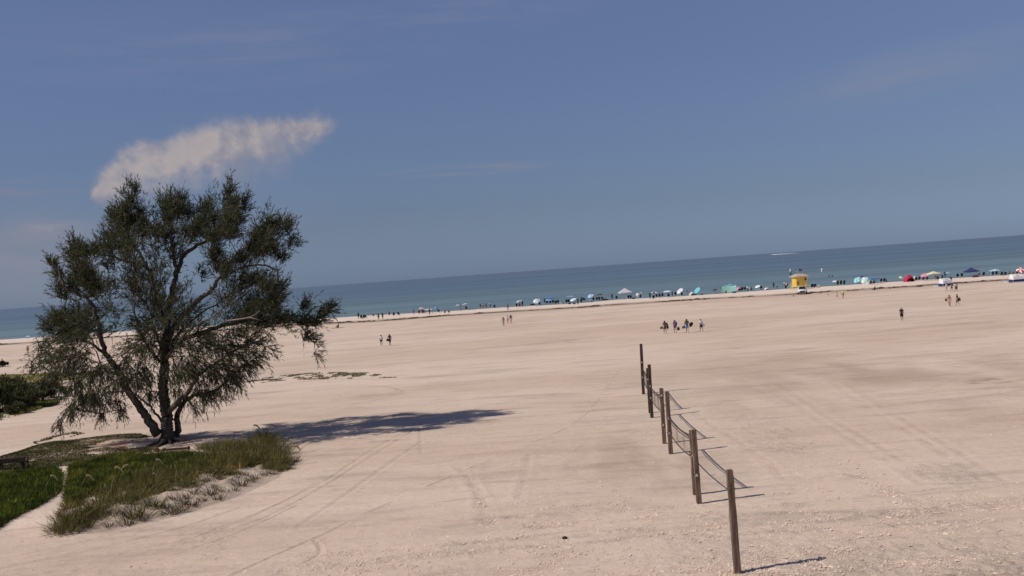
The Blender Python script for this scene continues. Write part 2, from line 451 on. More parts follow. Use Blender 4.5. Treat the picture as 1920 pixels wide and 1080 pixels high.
def np_mesh(name, V, tris, tint=None):
    """big triangle mesh from arrays; tint is one colour per vertex"""
    me = bpy.data.meshes.new(name); nv, nt = len(V), len(tris)
    me.vertices.add(nv); me.vertices.foreach_set('co', V.astype(np.float32).ravel())
    me.loops.add(nt * 3); me.loops.foreach_set('vertex_index', tris.astype(np.int32).ravel())
    me.polygons.add(nt); me.polygons.foreach_set('loop_start', np.arange(0, nt * 3, 3, dtype=np.int32))
    me.update(calc_edges=True)
    if tint is not None:
        a = me.attributes.new('tint', 'FLOAT_COLOR', 'POINT')
        a.data.foreach_set('color', np.hstack([tint, np.ones((nv, 1))]).astype(np.float32).ravel())
    return me

# ------------------------------------------------------------------ the beach
ROW_PX = ([(560, 1068), (760, 1048), (900, 1034), (1100, 1020), (1370, 992), (1560, 976), (1920, 950)],
                [(560, 1042), (760, 1030), (930, 1016), (1010, 1010), (1250, 992), (1350, 985)],
                [(900, 975), (1100, 962), (1300, 950), (1500, 948)], [(1000, 990), (1180, 975), (1330, 966)],
                [(1330, 1010), (1600, 990), (1920, 975)], [(1400, 965), (1650, 962), (1900, 940)],
                [(1680, 1060), (1790, 1052), (1920, 1035)], [(1590, 890), (1680, 930), (1700, 940)], [(1380, 1060), (1500, 1070)])
TRAIL_PX = ([(858, 870), (885, 905), (905, 935), (922, 985)], [(992, 850), (985, 890), (972, 935)], [(885, 880), (895, 930), (905, 990)], [(1165, 690), (1100, 775), (1000, 828)], [(1140, 905), (1155, 935), (1170, 960)], [(1500, 800), (1590, 860), (1690, 930)], [(1590, 880), (1680, 940), (1760, 990)], [(1440, 860), (1520, 905), (1600, 960)], [(540, 1075), (580, 1040), (600, 1010)])
def build_sand():
    ys = [-80.0, -50, -30, -15, -5, 3, 9, 14, 18]
    y = 22.0
    while y < 400:
        ys.append(y); y += max(.055, y * .0027)
    for k in (410, 425, 450, 500): ys.append(k)
    ys = np.array(ys)
    s = np.concatenate([np.linspace(-1, -.86, 18)[:-1], np.linspace(-.86, .86, 470), np.linspace(.86, 1, 18)[1:]])
    core = np.sign(s) * np.minimum(np.abs(s) / .86, 1)
    outer = np.sign(s) * np.clip((np.abs(s) - .86) / .14, 0, 1)
    Y = np.repeat(ys[:, None], len(s), 1)
    yy = np.maximum(np.abs(Y), 18)
    X = core[None, :] * (.52 * yy) + outer[None, :] * (.45 * yy + 60)
    x, yv = X.ravel(), Y.ravel()
    z = base_height(x, yv)
    rough = np.zeros_like(x); damp = np.zeros_like(x); wrack = np.zeros_like(x); pale = np.zeros_like(x); soil = np.zeros_like(x); turf = np.zeros_like(x)
    isl = island_amount(x, yv)
    # turned-over sand near the lens and in patches further out
    edge = 39 + 5 * (fbm(N1, x / 6, yv / 9, 3) - .5) * 2 + np.where(x < -6, (-6 - x) * .25, 0)
    rough = np.clip((edge - 2 - yv) / 9, 0, 1) * np.clip(.25 + (fbm(N1, x / 3.2, yv / 2.2, 3) - .42) * 3.2, .12, 1)
    rough = np.maximum(rough * .9, .42 * np.clip((fbm(N3, x / 6, yv / 9, 4) - .60) * 7, 0, 1) * (yv < 70))
    far = np.clip((120 - yv) / 60, 0, 1)
    lump = fbm(N2, x / .30, yv / .34, 3, .6) - .5
    z += np.where(yv < 130, lump * (.03 + .19 * rough) * (.3 + .7 * far), 0)
    z += (fbm(N3, x / 1.6, yv / 1.3, 3) - .5) * .05 * far
    # harrowed rows left and right near the lens
    def rows(pts, width, amp, r):
        nonlocal z, rough
        p = [tuple(flat(*q)[:2]) for q in pts]; xs = [q[0] for q in p]; yl = [q[1] for q in p]
        sel = (x > min(xs) - 2) & (x < max(xs) + 2) & (yv > min(yl) - 3) & (yv < max(yl) + 3)
        d = seg_dist(x[sel], yv[sel], p)
        k = np.exp(-(d / width) ** 2) * np.clip((fbm(N1, x[sel] / 1.3, yv[sel] / .9, 3) - .40) * 5, 0, 1)
        z[sel] += amp * k * (fbm(N2, x[sel] / .22, yv[sel] / .22, 3) - .35) * 2
        rough[sel] = np.maximum(rough[sel], r * k)
    for pts in ROW_PX:
        rows(pts, .42, .055, .6)
    # wheel ruts and foot trails
    def rut(pts, width, depth, colour=.25, r=.1, brk=0):
        nonlocal z, rough
        p = smoothline([tuple(flat(*q)[:2]) for q in pts], 6); xs = [q[0] for q in p]; yl = [q[1] for q in p]
        sel = (x > min(xs) - 2) & (x < max(xs) + 2) & (yv > min(yl) - 3) & (yv < max(yl) + 3)
        d = seg_dist(x[sel], yv[sel], p)
        k = np.exp(-(d / width) ** 2); lip = np.exp(-((d - width * 1.8) / (width * .7)) ** 2)
        if brk: k = k * np.clip((fbm(N1, x[sel] / 1.1, yv[sel] / 1.1, 2) - .38) * 6, 0, 1)
        z[sel] += -depth * k + depth * .6 * lip
        damp[sel] = np.maximum(damp[sel], colour * k)
        rough[sel] = np.maximum(rough[sel], r * k)
    t1 = [(430, 1080), (545, 1028), (620, 995), (700, 956), (800, 912), (900, 868), (1000, 828), (1100, 775), (1165, 690)]
    rut(t1, .075, .035, .36, .1, 1)
    rut([(590, 1010), (600, 1035), (560, 1062)], .09, .03, .18)
    rut([(380, 1000), (520, 945), (620, 893), (700, 840), (780, 800)], .09, .03, .15)
    rut([(350, 1010), (480, 975), (600, 915), (690, 858), (800, 790)], .09, .03, .14)
    rut([(230, 1035), (400, 995), (520, 945), (600, 900)], .08, .03, .2)
    rut([(300, 1048), (440, 1000), (560, 945)], .09, .025, .14)
    rut([(560, 985), (650, 925), (740, 860), (800, 820)], .14, .02, .08)
    rut([(858, 870), (885, 905), (905, 935), (922, 985)], .20, .02, .03, .3, 1)
    rut([(992, 850), (985, 890), (972, 935)], .18, .015, .03, .3, 1)
    rut([(885, 880), (895, 930), (905, 990)], .2, .015, .02, .3, 1)
    rut([(787, 800), (790, 850)], .1, .02, .12)
    for o in (0, 6):
        rut([(460, 745 - o * .3), (560, 731 - o * .3), (680, 725 - o * .2), (730, 727 - o * .2), (757 - o * 1.5, 733 - o * .3), (735 - o, 741 - o * .5), (660, 751 - o * .6)], .2, .03, .28)
    rut([(600, 770), (700, 752), (760, 738)], .3, .03, .18)
    for o in (0, 28, 130, 160):
        rut([(1430 + o, 716), (1520 + o, 775), (1610 + o, 830), (1730 + o, 905)], .22, .014, .10, .25, 1)
    rut([(1300, 770), (1420, 850), (1470, 900)], .2, .012, .08, .3, 1)
    rut([(0, 1062), (160, 1030), (330, 990), (450, 950)], .13, .03, .22)
    rut([(0, 1045), (160, 1012), (330, 972)], .1, .02, .15)
    for o in range(5):
        rut([(-30, 822 - o * 6), (110, 812 - o * 9), (250, 795 - o * 12), (420, 770 - o * 9), (640, 742 - o * 4)], .18, .03, .12)
    rut([(0, 665), (30, 668), (66, 661)], .5, .05, .35); rut([(0, 685), (40, 682), (70, 676)], .5, .05, .3); rut([(0, 656), (60, 668), (110, 655)], .3, .03, .15)
    # damp and darker streaks further out
    def stain(px, py, rx, ry, amt):
        c = flat(px, py); sx = rx * c.y / FPX; a1 = flat(px, py - ry).y - c.y; a0 = c.y - flat(px, py + ry).y; sy = (a1 + a0) / 2
        dx = (x - c.x) / sx; dy = (yv - c.y - (x - c.x) * 0.02) / sy
        k = np.exp(-(dx * dx + dy * dy)) * np.clip((fbm(N1, x / (sx * .28), yv / (sy * .45), 4) - .30) * 3.2, 0, 1.2)
        damp[:] = np.maximum(damp, amt * k)
    stain(1860, 713, 70, 8, .75); stain(1800, 702, 60, 5, .4); stain(1640, 700, 120, 8, .22); stain(1480, 672, 130, 5, .30); stain(1420, 690, 90, 4, .25)
    stain(1740, 612, 150, 4, .28); stain(1820, 598, 90, 3.5, .30); stain(1330, 614, 90, 3, .24); stain(1050, 640, 90, 4, .24); stain(740, 650, 90, 4, .30); stain(690, 652, 120, 4, .2)
    stain(1230, 850, 150, 60, .34); stain(1620, 700, 320, 60, .46); stain(1110, 880, 140, 60, .24); stain(1900, 690, 220, 40, .36); stain(1450, 760, 200, 40, .24)
    stain(620, 790, 200, 30, .1); stain(620, 690, 80, 4, .2); stain(900, 615, 120, 6, .14)
    # the lower beach beyond the tide mark
    by = berm_y(x); sy = shore_y(x)
    wn = fbm(N2, x / 3.5, yv / 5, 4)
    wrack = np.exp(-((yv - by + 1.0 + (fbm(N1, x / 14, yv * 0, 3) - .5) * 7) / 3.2) ** 2) * np.clip(.35 + (wn - .40) * 3.6, .34, 1)
    damp = np.maximum(damp, .55 * np.exp(-((yv - by + 3) / 5.5) ** 2))
    pale = np.clip((yv - by - 3) / 6, 0, 1) * np.clip((sy - yv + 2) / 4, 0, 1) * .75
    damp = np.maximum(damp, .55 * np.clip((yv - sy + 4) / 4, 0, 1))
    # planted island: bare soil round the trunk, turf colour below the grass
    tb = flat(315, 835)
    d = np.hypot((x - tb.x + 1.2) / 3.6, (yv - tb.y) / 3.6)
    soil = np.clip(1.5 - d, 0, 1) * np.clip((fbm(N3, x / .8, yv / .8, 3) - .25) * 3, 0, 1)
    pl = [tuple(flat(*q)[:2]) for q in LAWN_PX]
    turf = np.where(inside(x, yv, pl), np.clip(seg_dist(x, yv, pl + pl[:1]) / .8, 0, 1), 0) * np.clip((fbm(N2, x / 1.2, yv / 1.2, 4) - .22) * 4, 0, 1) * np.clip(d - .7, 0, 1)
    for poly in (LONG_A, LONG_B):
        pw = [tuple(flat(*q)[:2]) for q in poly]
        turf = np.maximum(turf, np.where(inside(x, yv, pw), .9 * np.clip(seg_dist(x, yv, pw + pw[:1]) / 1.0, 0, 1), 0))
    # hummocky sand along the seaward rim of the island
    rim = np.where(inside(x, yv, [tuple(flat(*q)[:2]) for q in RIM_PX]), 1.0, 0)
    z += rim * np.maximum(fbm(N3, x / .7, yv / .7, 4) - .42, 0) * .55 * np.clip(isl * 3, 0, 1)
    rough = np.maximum(rough, rim * .8); damp = np.maximum(damp, rim * .10 * np.clip((fbm(N2, x / .5, yv / .5, 4) - .45) * 5, 0, 1))
    rough *= np.clip((170 - yv) / 60, 0, 1)
    nr, nc = Y.shape
    i = np.arange(nr * nc).reshape(nr, nc)
    q = np.stack([i[:-1, :-1], i[:-1, 1:], i[1:, 1:], i[1:, :-1]], -1).reshape(-1, 4)
    me = bpy.data.meshes.new('sand_ground'); n = len(q)
    me.vertices.add(nr * nc); me.vertices.foreach_set('co', np.stack([x, yv, z], 1).astype(np.float32).ravel())
    me.loops.add(n * 4); me.loops.foreach_set('vertex_index', q.astype(np.int32).ravel())
    me.polygons.add(n); me.polygons.foreach_set('loop_start', np.arange(0, n * 4, 4, dtype=np.int32))
    me.update(calc_edges=True)
    for nm, a in (('rough', rough), ('damp', damp), ('wrack', wrack), ('pale', pale), ('soil', soil), ('turf', turf)):
        at = me.attributes.new(nm, 'FLOAT', 'POINT'); at.data.foreach_set('value', a.astype(np.float32))
    me.shade_smooth()
    o = mobj('sand_ground', me, M['sand']); tag(o, 'pale pinkish sand beach with wheel tracks and raked rows', kind='structure')
LAWN_PX = [(-60, 896), (0, 860), (60, 840), (130, 833), (200, 824), (262, 817), (296, 832), (300, 856), (220, 864), (140, 880), (118, 882), (60, 890), (0, 898), (-60, 912)]
LONG_A = [(132, 884), (215, 866), (300, 862), (380, 862), (430, 874), (450, 880), (410, 890), (330, 903), (250, 918), (175, 938), (130, 962), (122, 950), (126, 930)]
LONG_B = [(-60, 918), (0, 900), (60, 892), (108, 888), (118, 900), (116, 935), (70, 965), (0, 992), (-60, 1015)]
RIM_PX = [(545, 860), (525, 893), (440, 932), (330, 967), (200, 994), (110, 1004), (100, 985), (240, 935), (330, 905), (420, 880), (480, 850)]
build_sand()

def build_sea():
    mb = MB()
    ys = [230, 300, 400, 600, 1000, 2000, 5000, 12000, 40000]
    xs = [-40000, -8000, -2000, -600, -200, 0, 200, 600, 2000, 8000, 40000]
    for yy in ys:
        for xx in xs: mb.v.append((xx, yy, SEA_Z))
    n = len(xs)
    for a in range(len(ys) - 1):
        for b in range(n - 1): mb.f.append((a * n + b, a * n + b + 1, (a + 1) * n + b + 1, (a + 1) * n + b))
    o = mb.obj('sea', M['sea']); tag(o, 'calm blue green sea reaching to the horizon', kind='structure')
build_sea()

def build_wrack():
    mb = MB()
    for _ in range(900):
        x = random.uniform(-160, 160); y = float(berm_y(x)) - 1 + random.gauss(0, 1.6)
        k = float(fbm(N2, np.array([x / 6]), np.array([y / 9]), 3)[0])
        if k < .47: continue
        r = random.uniform(.25, .9); z = gz(x, y); i = len(mb.v); n = 7
        for q in range(n):
            a = 2 * math.pi * q / n; rr = r * random.uniform(.6, 1.3)
            mb.v.append((x + rr * 1.5 * math.cos(a), y + rr * math.sin(a), z - .03))
        mb.v.append((x, y, z + random.uniform(.06, .22)))
        for q in range(n): mb.f.append((i + q, i + (q + 1) % n, i + n))
    tag(mb.obj('seaweed_wrack', M['seaweed']), 'dark line of dried seaweed along the tide mark', 'seaweed', kind='stuff')
build_wrack()

def build_clods():
    """kicked up crumbs of damp sand lying loose on the surface near the lens"""
    g = np.random.default_rng(21); n = 420000
    y = 27 + 46 * g.random(n) ** 1.35; x = (g.random(n) * 2 - 1) * (.52 * y)
    dens = .05 * np.clip((50 - y) / 20, .12, 1)
    pat = fbm(N3, x / 2.6 + 9, y / 1.9, 4)
    dens += np.clip((38.5 - y + 4 * (fbm(N1, x / 5, y / 5, 2) - .5)) / 7, 0, 1) * np.clip((pat - .36) * 3.4, .10, 1) * .55
    dens += np.clip((pat - .58) * 6, 0, 1) * .45 * np.clip((66 - y) / 22, 0, 1) * (x > -6)
    for pts in ROW_PX:
        d = seg_dist(x, y, [tuple(flat(*q)[:2]) for q in pts]); dens += np.exp(-(d / .36) ** 2) * 1.3 * np.clip((fbm(N1, x / 1.1, y / .8, 3) - .36) * 5, 0, 1)
    for pts in TRAIL_PX:
        d = seg_dist(x, y, [tuple(flat(*q)[:2]) for q in pts]); dens += np.exp(-(d / .30) ** 2) * .5 * np.clip((fbm(N2, x / .8, y / .8, 3) - .40) * 5, 0, 1)
    dens *= ~inside(x, y, ISL_W)
    k = g.random(n) < dens * .66; x, y = x[k], y[k]; n = len(x)
    r = g.uniform(.009, .025, n) * (1 + 1.2 * (g.random(n) < .10)); z = base_height(x, y) + .012
    ang = g.random(n) * 6.28; st = g.uniform(1.0, 1.9, n)
    base = np.array([(1, 0, 0), (0, 1, 0), (-1, 0, 0), (0, -1, 0), (0, 0, 1)], float)
    V = base[None] * g.uniform(.7, 1.3, (n, 5, 1)) * r[:, None, None]; V[:, :, 0] *= st[:, None]; V[:, 4, 2] *= 1.0
    c, sn = np.cos(ang)[:, None], np.sin(ang)[:, None]; X = V[:, :, 0] * c - V[:, :, 1] * sn; Y = V[:, :, 0] * sn + V[:, :, 1] * c
    P = np.stack([X + x[:, None], Y + y[:, None], V[:, :, 2] + z[:, None]], -1).reshape(-1, 3)
    i = np.arange(n)[:, None] * 5
    T = np.concatenate([i + np.array(t) for t in ((0, 1, 4), (1, 2, 4), (2, 3, 4), (3, 0, 4))], 1).reshape(-1, 3)
    print('clods', n)
    tag(mobj('sand_crumbs', np_mesh('sand_crumbs', P, T), M['crumb']), 'loose crumbs of churned sand in rows across the foreground', 'sand', kind='stuff')
build_clods()

# ------------------------------------------------------------------ blades, grass
def blades(base, direc, length, width, tint, curve=.25, droop=None, two=True):
    """curved grass or needle blades as arrays: two triangles at the foot, one at the tip"""
    n = len(base)
    up = direc / np.linalg.norm(direc, axis=1, keepdims=True)
    rnd = rng.normal(size=(n, 3)); side = np.cross(up, rnd); side /= np.linalg.norm(side, axis=1, keepdims=True) + 1e-9
    w = side * width[:, None] / 2
    bend = np.cross(side, up) * (length * curve)[:, None]
    if droop is not None: bend = bend * .3 + np.array([0, 0, -1.0]) * (length * droop)[:, None]
    mid = base + up * (length * .55)[:, None] + bend * .3
    tip = base + up * length[:, None] + bend
    if two:
        V = np.stack([base - w * .8, base + w * .8, mid + w, mid - w, tip], 1).reshape(-1, 3)
        k = np.arange(n)[:, None] * 5
        T = np.concatenate([k + np.array([0, 1, 2]), k + np.array([0, 2, 3]), k + np.array([3, 2, 4])], 1).reshape(-1, 3)
        return V, T, np.repeat(tint, 5, 0)
    V = np.stack([base - w, base + w, tip], 1).reshape(-1, 3); k = np.arange(n)[:, None] * 3
    return V, (k + np.array([0, 1, 2])).reshape(-1, 3), np.repeat(tint, 3, 0)

def tints(n, cols, jitter=.25):
    c = np.array(cols); t = c[rng.integers(0, len(c), n)]
    return t * (1 + (rng.random((n, 1)) - .5) * 2 * jitter) * (1 + (rng.random((n, 3)) - .5) * .15)

def poly_points(poly_px, n, world=False):
    P = np.array([tuple(flat(*q)[:2]) for q in poly_px]) if not world else np.array(poly_px)
    lo, hi = P.min(0), P.max(0); out = []
    while sum(len(o) for o in out) < n:
        q = lo + rng.random((n, 2)) * (hi - lo); q = q[inside(q[:, 0], q[:, 1], [tuple(p) for p in P])]; out.append(q)
    q = np.concatenate(out)[:n]
    return q

def grass_patch(name, label, poly, n, hgt, wid, cols, clump=.0, curve=.4, lean=.35, matkey='grass', bare=None):
    q = poly_points(poly, n)
    if bare:
        c = flat(bare[0], bare[1]); dd = np.hypot((q[:, 0] - c.x) / bare[2], (q[:, 1] - c.y) / bare[3]); q = q[dd + (fbm(N2, q[:, 0] / .9, q[:, 1] / .9, 3) - .5) * 1.6 > 1]
    if clump:
        k = fbm(N2, q[:, 0] / 1.1, q[:, 1] / 1.1, 3); q = q[k > clump]
    n = len(q); z = base_height(q[:, 0], q[:, 1]) - .02
    d = rng.normal(size=(n, 3)) * lean; d[:, 2] = 1
    pat = fbm(N3, q[:, 0] / 2.2, q[:, 1] / 2.2, 3)
    cl0 = fbm(N1, q[:, 0] / .55 + 40, q[:, 1] / .55, 3)
    L = hgt * (.4 + rng.random(n) * .7) * (.35 + pat * .6 + cl0 * .8)
    tint = tints(n, cols)
    cl = fbm(N1, q[:, 0] / .55 + 40, q[:, 1] / .55, 3)
    tint = tint * (.55 + 1.0 * np.clip((cl - .3) * 2, 0, 1))[:, None]; tint[cl > .62] *= np.array([1.5, 1.25, 1.3])
    V, T, C = blades(np.column_stack([q, z]), d, L, np.full(n, wid) * (.7 + .6 * rng.random(n)), tint, curve)
    return tag(mobj(name, np_mesh(name, V, T, C), M[matkey]), label, 'grass', kind='stuff')
DARKG = [(.056, .088, .008), (.074, .104, .010), (.040, .066, .006), (.120, .135, .018)]
OLIVE = [(.165, .150, .034), (.215, .175, .052), (.125, .122, .026), (.30, .235, .095)]
MOWN = [(.115, .115, .042), (.10, .105, .034), (.15, .13, .06), (.080, .085, .026)]
grass_patch('long_grass', 'deep green long grass on the dune island in front of the tree', LONG_A, 60000, .34, .026, DARKG + OLIVE[:1], lean=.6)
grass_patch('long_grass', 'dark green long grass left of the sandy footpath', LONG_B, 36000, .34, .026, DARKG, lean=.6)
grass_patch('meadow_grass', 'olive grass along the seaward edge of the dune island', [(126, 948), (200, 925), (300, 900), (420, 868), (480, 850), (500, 872), (430, 905), (330, 930), (250, 950), (150, 985), (100, 990)], 20000, .36, .022, OLIVE + [(.22,.17,.07)], clump=.47, lean=.7)
grass_patch('mown_grass', 'short brown green turf behind the bench and left of the tree', LAWN_PX, 60000, .085, .038, MOWN, clump=.20, bare=(288, 834, 3.3, 2.6))
grass_patch('sparse_grass', 'thin strip of grass on the open sand beyond the tree', [(455, 718), (500, 709), (560, 702), (620, 699), (690, 700), (745, 709), (690, 711), (620, 712), (540, 714), (490, 719)], 12000, .13, .05, [(.14, .135, .07), (.18, .16, .10), (.10, .10, .05)], clump=.46)
grass_patch('sparse_grass', 'dry tufts on the sand left of the tree above the turf', [(60, 830), (100, 818), (140, 811), (160, 813), (120, 822), (70, 833)], 1500, .16, .04, [(.15, .13, .07), (.10, .095, .04)], clump=.5)
grass_patch('far_lawn', 'bright green lawn beyond the dark bushes at the left edge', [(-60, 712), (0, 703), (100, 699), (190, 701), (188, 706), (110, 716), (60, 728), (-60, 735)], 12000, .16, .10, [(.19, .20, .04), (.23, .22, .05), (.15, .17, .03)])
grass_patch('verge_grass', 'low green growth at the foot of the dark bushes', [(-60, 795), (0, 788), (60, 772), (110, 758), (118, 748), (60, 755), (0, 770), (-60, 780)], 9000, .35, .06, [(.12, .145, .03), (.16, .175, .045), (.08, .11, .022)], clump=.40)

# ------------------------------------------------------------------ sea oats and dune plants
def make_oat(seed, kind):
    r = np.random.default_rng(seed); root = empty('sea_oat_clump', (0, 0, 0))
    n = {'big': 520, 'mid': 300, 'small': 110, 'dry': 46}[kind]; sp = {'big': .42, 'mid': .28, 'small': .11, 'dry': .085}[kind]; hh = {'big': .90, 'mid': .66, 'small': .46, 'dry': .34}[kind]
    b = np.column_stack([r.normal(0, sp, n), r.normal(0, sp, n), np.full(n, -.03)])
    d = np.column_stack([b[:, 0] / sp * .42 + r.normal(0, .34, n), b[:, 1] / sp * .42 + r.normal(0, .34, n), np.ones(n)])
    cols = OLIVE + [(.12, .11, .04), (.06, .075, .018)] if kind != 'dry' else [(.13, .095, .05), (.075, .055, .03), (.12, .11, .045)]
    V, T, C = blades(b, d, hh * (.5 + r.random(n) * .7), np.full(n, .018), tints(n, cols) * (.55 + .9 * r.random((n, 1))), .55)
    me = np_mesh('blade_tuft', V, T, C); o = mobj('blade_tuft', me, M['grass'], root); o['kind'] = 'stuff'
    if kind in ('big', 'mid'):
        for k in range(2 if kind == 'big' else 1):
            mb = MB(); a = r.random() * 6.28; l = r.uniform(.5, 1.0)
            p = Vector((r.normal(0, sp * .5), r.normal(0, sp * .5), 0)); q = p + Vector((math.cos(a) * .18, math.sin(a) * .18, hh * 1.15)); e = q + Vector((math.cos(a) * .28 * l, math.sin(a) * .28 * l, .05))
            st = MB().tube([p, (p + q) / 2, q, e], [.006, .006, .005, .003], 4).obj('stalk', M['oatstalk'], root)
            hd = MB()
            for j in range(9):
                t = j / 8; c = q.lerp(e, t) + Vector((0, 0, .06 * math.sin(t * 3) - .16 * t * t))
                hd.ball(c, (.018 * (1.2 - .5 * t), .018, .03), 5, 4)
            hd.obj('seed_head', M['oathead'], st)
    return root
M['oatstalk'] = material('oat_stalk', (.34, .28, .13), .8, .15, 8, .2); M['oathead'] = material('oat_seed', (.30, .25, .13), .85, .2, 12, .2)
def place(o, px, py, rz=None, sc=1.0):
    p = ground(px, py); o.location = p; o.rotation_euler.z = random.uniform(0, 6.28) if rz is None else rz; o.scale = (sc, sc, sc); return p
PROTO = {(k, j): None for k in ('big', 'mid', 'small', 'dry') for j in range(2)}
def plant(kind, px, py, label, group, sc=1.0):
    j = random.randint(0, 1)
    if PROTO[(kind, j)] is None: PROTO[(kind, j)] = make_oat(len(kind) * 10 + j, kind); o = PROTO[(kind, j)]
    else: o = copy_tree(PROTO[(kind, j)])
    place(o, px, py, None, sc); tag(o, label, 'dune grass', group)
G1 = 'sea oat clumps on the dune island'
Z1, Z2, Z3 = [], [], []
ORD = 'first second third fourth fifth sixth seventh eighth ninth tenth eleventh twelfth thirteenth fourteenth fifteenth sixteenth seventeenth eighteenth nineteenth twentieth twenty-first twenty-second twenty-third twenty-fourth twenty-fifth twenty-sixth twenty-seventh twenty-eighth twenty-ninth thirtieth thirty-first thirty-second thirty-third thirty-fourth'.split()
for px, py, k, s in ((500, 838, 'big', 1.25), (520, 852, 'big', 1.2), (478, 846, 'big', 1.3), (488, 862, 'big', 1.2), (512, 872, 'big', 1.1), (532, 868, 'mid', 1.1), (505, 880, 'mid', 1.0), (540, 880, 'small', 1),
                     (470, 872, 'mid', 1.2), (526, 884, 'small', 1.1), (494, 828, 'big', 1.0)):
    Z1.append((k, px, py, s))
for px, py, k, s in ((450, 868, 'big', 1.1), (430, 852, 'big', 1.0), (410, 862, 'big', 1.0), (440, 838, 'mid', 1.2), (400, 845, 'mid', 1.2), (455, 850, 'big', 1.1), (385, 862, 'mid', 1.2), (424, 876, 'big', 1.0), (400, 888, 'mid', 1.2), (372, 876, 'big', .9), (415, 836, 'mid', 1.0), (380, 842, 'mid', .9)):
    Z2.append((k, px, py, s))
for px, py, k, s in ((355, 895, 'mid', 1.2), (330, 905, 'big', .9), (300, 915, 'mid', 1.2), (345, 915, 'mid', 1), (275, 925, 'mid', 1.3), (250, 940, 'big', .8), (230, 950, 'mid', 1.2), (200, 945, 'mid', 1.2), (175, 962, 'big', .8), (150, 975, 'mid', 1.2), (190, 975, 'mid', 1), (130, 985, 'mid', 1.2), (120, 997, 'mid', 1.1), (160, 990, 'small', 1.4), (215, 930, 'big', .9), (290, 900, 'big', .9), (255, 915, 'big', .9)):
    Z3.append((k, px, py, s))
SZ = dict(big='tall', mid='middling', small='low')
for zone, where in ((Z1, 'at the right tip of the dune'), (Z2, 'behind the rim right of the pine'), (Z3, 'along the dune front')):
    for n, (k, px, py, sc) in enumerate(sorted(zone, key=lambda q: q[1])):
        plant(k, px, py, f'{SZ[k]} sea oat clump, {ORD[n]} from left {where}', G1, sc * (.8 if zone is not Z3 else .9))
plant('small', 256, 972, 'lone upright grass tuft on the sand, front middle of the dune rim', G1, 1.6)
plant('small', 286, 952, 'dark grass tuft right of the lone tuft on the dune rim', G1, 1.5)
plant('small', 213, 968, 'small grass tuft left of the lone tuft on the dune rim', G1, 1.3)
DRY = [(168, 982), (240, 985), (310, 955), (345, 948), (350, 935), (395, 928), (410, 938), (420, 925), (380, 940), (440, 920), (452, 912), (470, 905), (480, 898), (495, 893), (330, 940), (365, 925), (430, 905), (460, 892), (546, 872), (552, 866), (300, 968),
       (270, 978), (205, 990), (185, 968), (225, 975), (340, 960), (362, 950), (400, 915), (375, 912), (445, 898), (512, 890), (536, 880), (320, 965), (142, 1000)]
for n, (px, py) in enumerate(sorted(DRY)):
    plant('dry', px, py, f'dry brown tuft, {ORD[n]} from left on the bare sand rim of the dune', 'dry tufts on the dune rim', random.uniform(.9, 1.6))
def reed(px, py, h, lean, label):
    root = empty('tall_grass_stem', (0, 0, 0)); p = place(root, px, py, 0); e = Vector((lean, 0, h)); m = e * .55 + Vector((-lean * .25, 0, 0))
    st = MB().tube([(0, 0, -.05), m, e], [.02, .016, .008], 5).obj('stem', M['oatstalk'], root)
    hd = MB()
    for j in range(12):
        t = j / 11; hd.ball(e + Vector((.32 * t * (1 if lean > 0 else -1), 0, .10 * t - .32 * t * t)), (.045 * (1.1 - .6 * t), .035, .06), 5, 4)
    hd.obj('plume', M['oathead'], st); tag(root, label, 'reed', 'tall grass stems on the dune')
reed(208, 950, 1.75, .35, 'tall bare stem bending right from the middle of the dune grass')
reed(330, 878, 1.1, -.5, 'pale plume arching left over the deep green grass')
reed(285, 900, 1.0, .3, 'yellowing plume below the deep green grass, centre')
reed(255, 905, .9, -.35, 'short pale plume left of the yellowing plume')
reed(150, 930, .95, .4, 'pale plume close to the right side of the footpath')
reed(470, 835, 1.2, .3, 'feathery plume rising over the right tip of the dune')
reed(505, 836, 1.3, .12, 'upright pale plume at the far right end of the dune')
reed(542, 872, 1.0, .35, 'yellow stalk leaning right at the very edge of the dune')
reed(85, 930, .95, .35, 'lone pale plume in the dark grass left of the footpath')

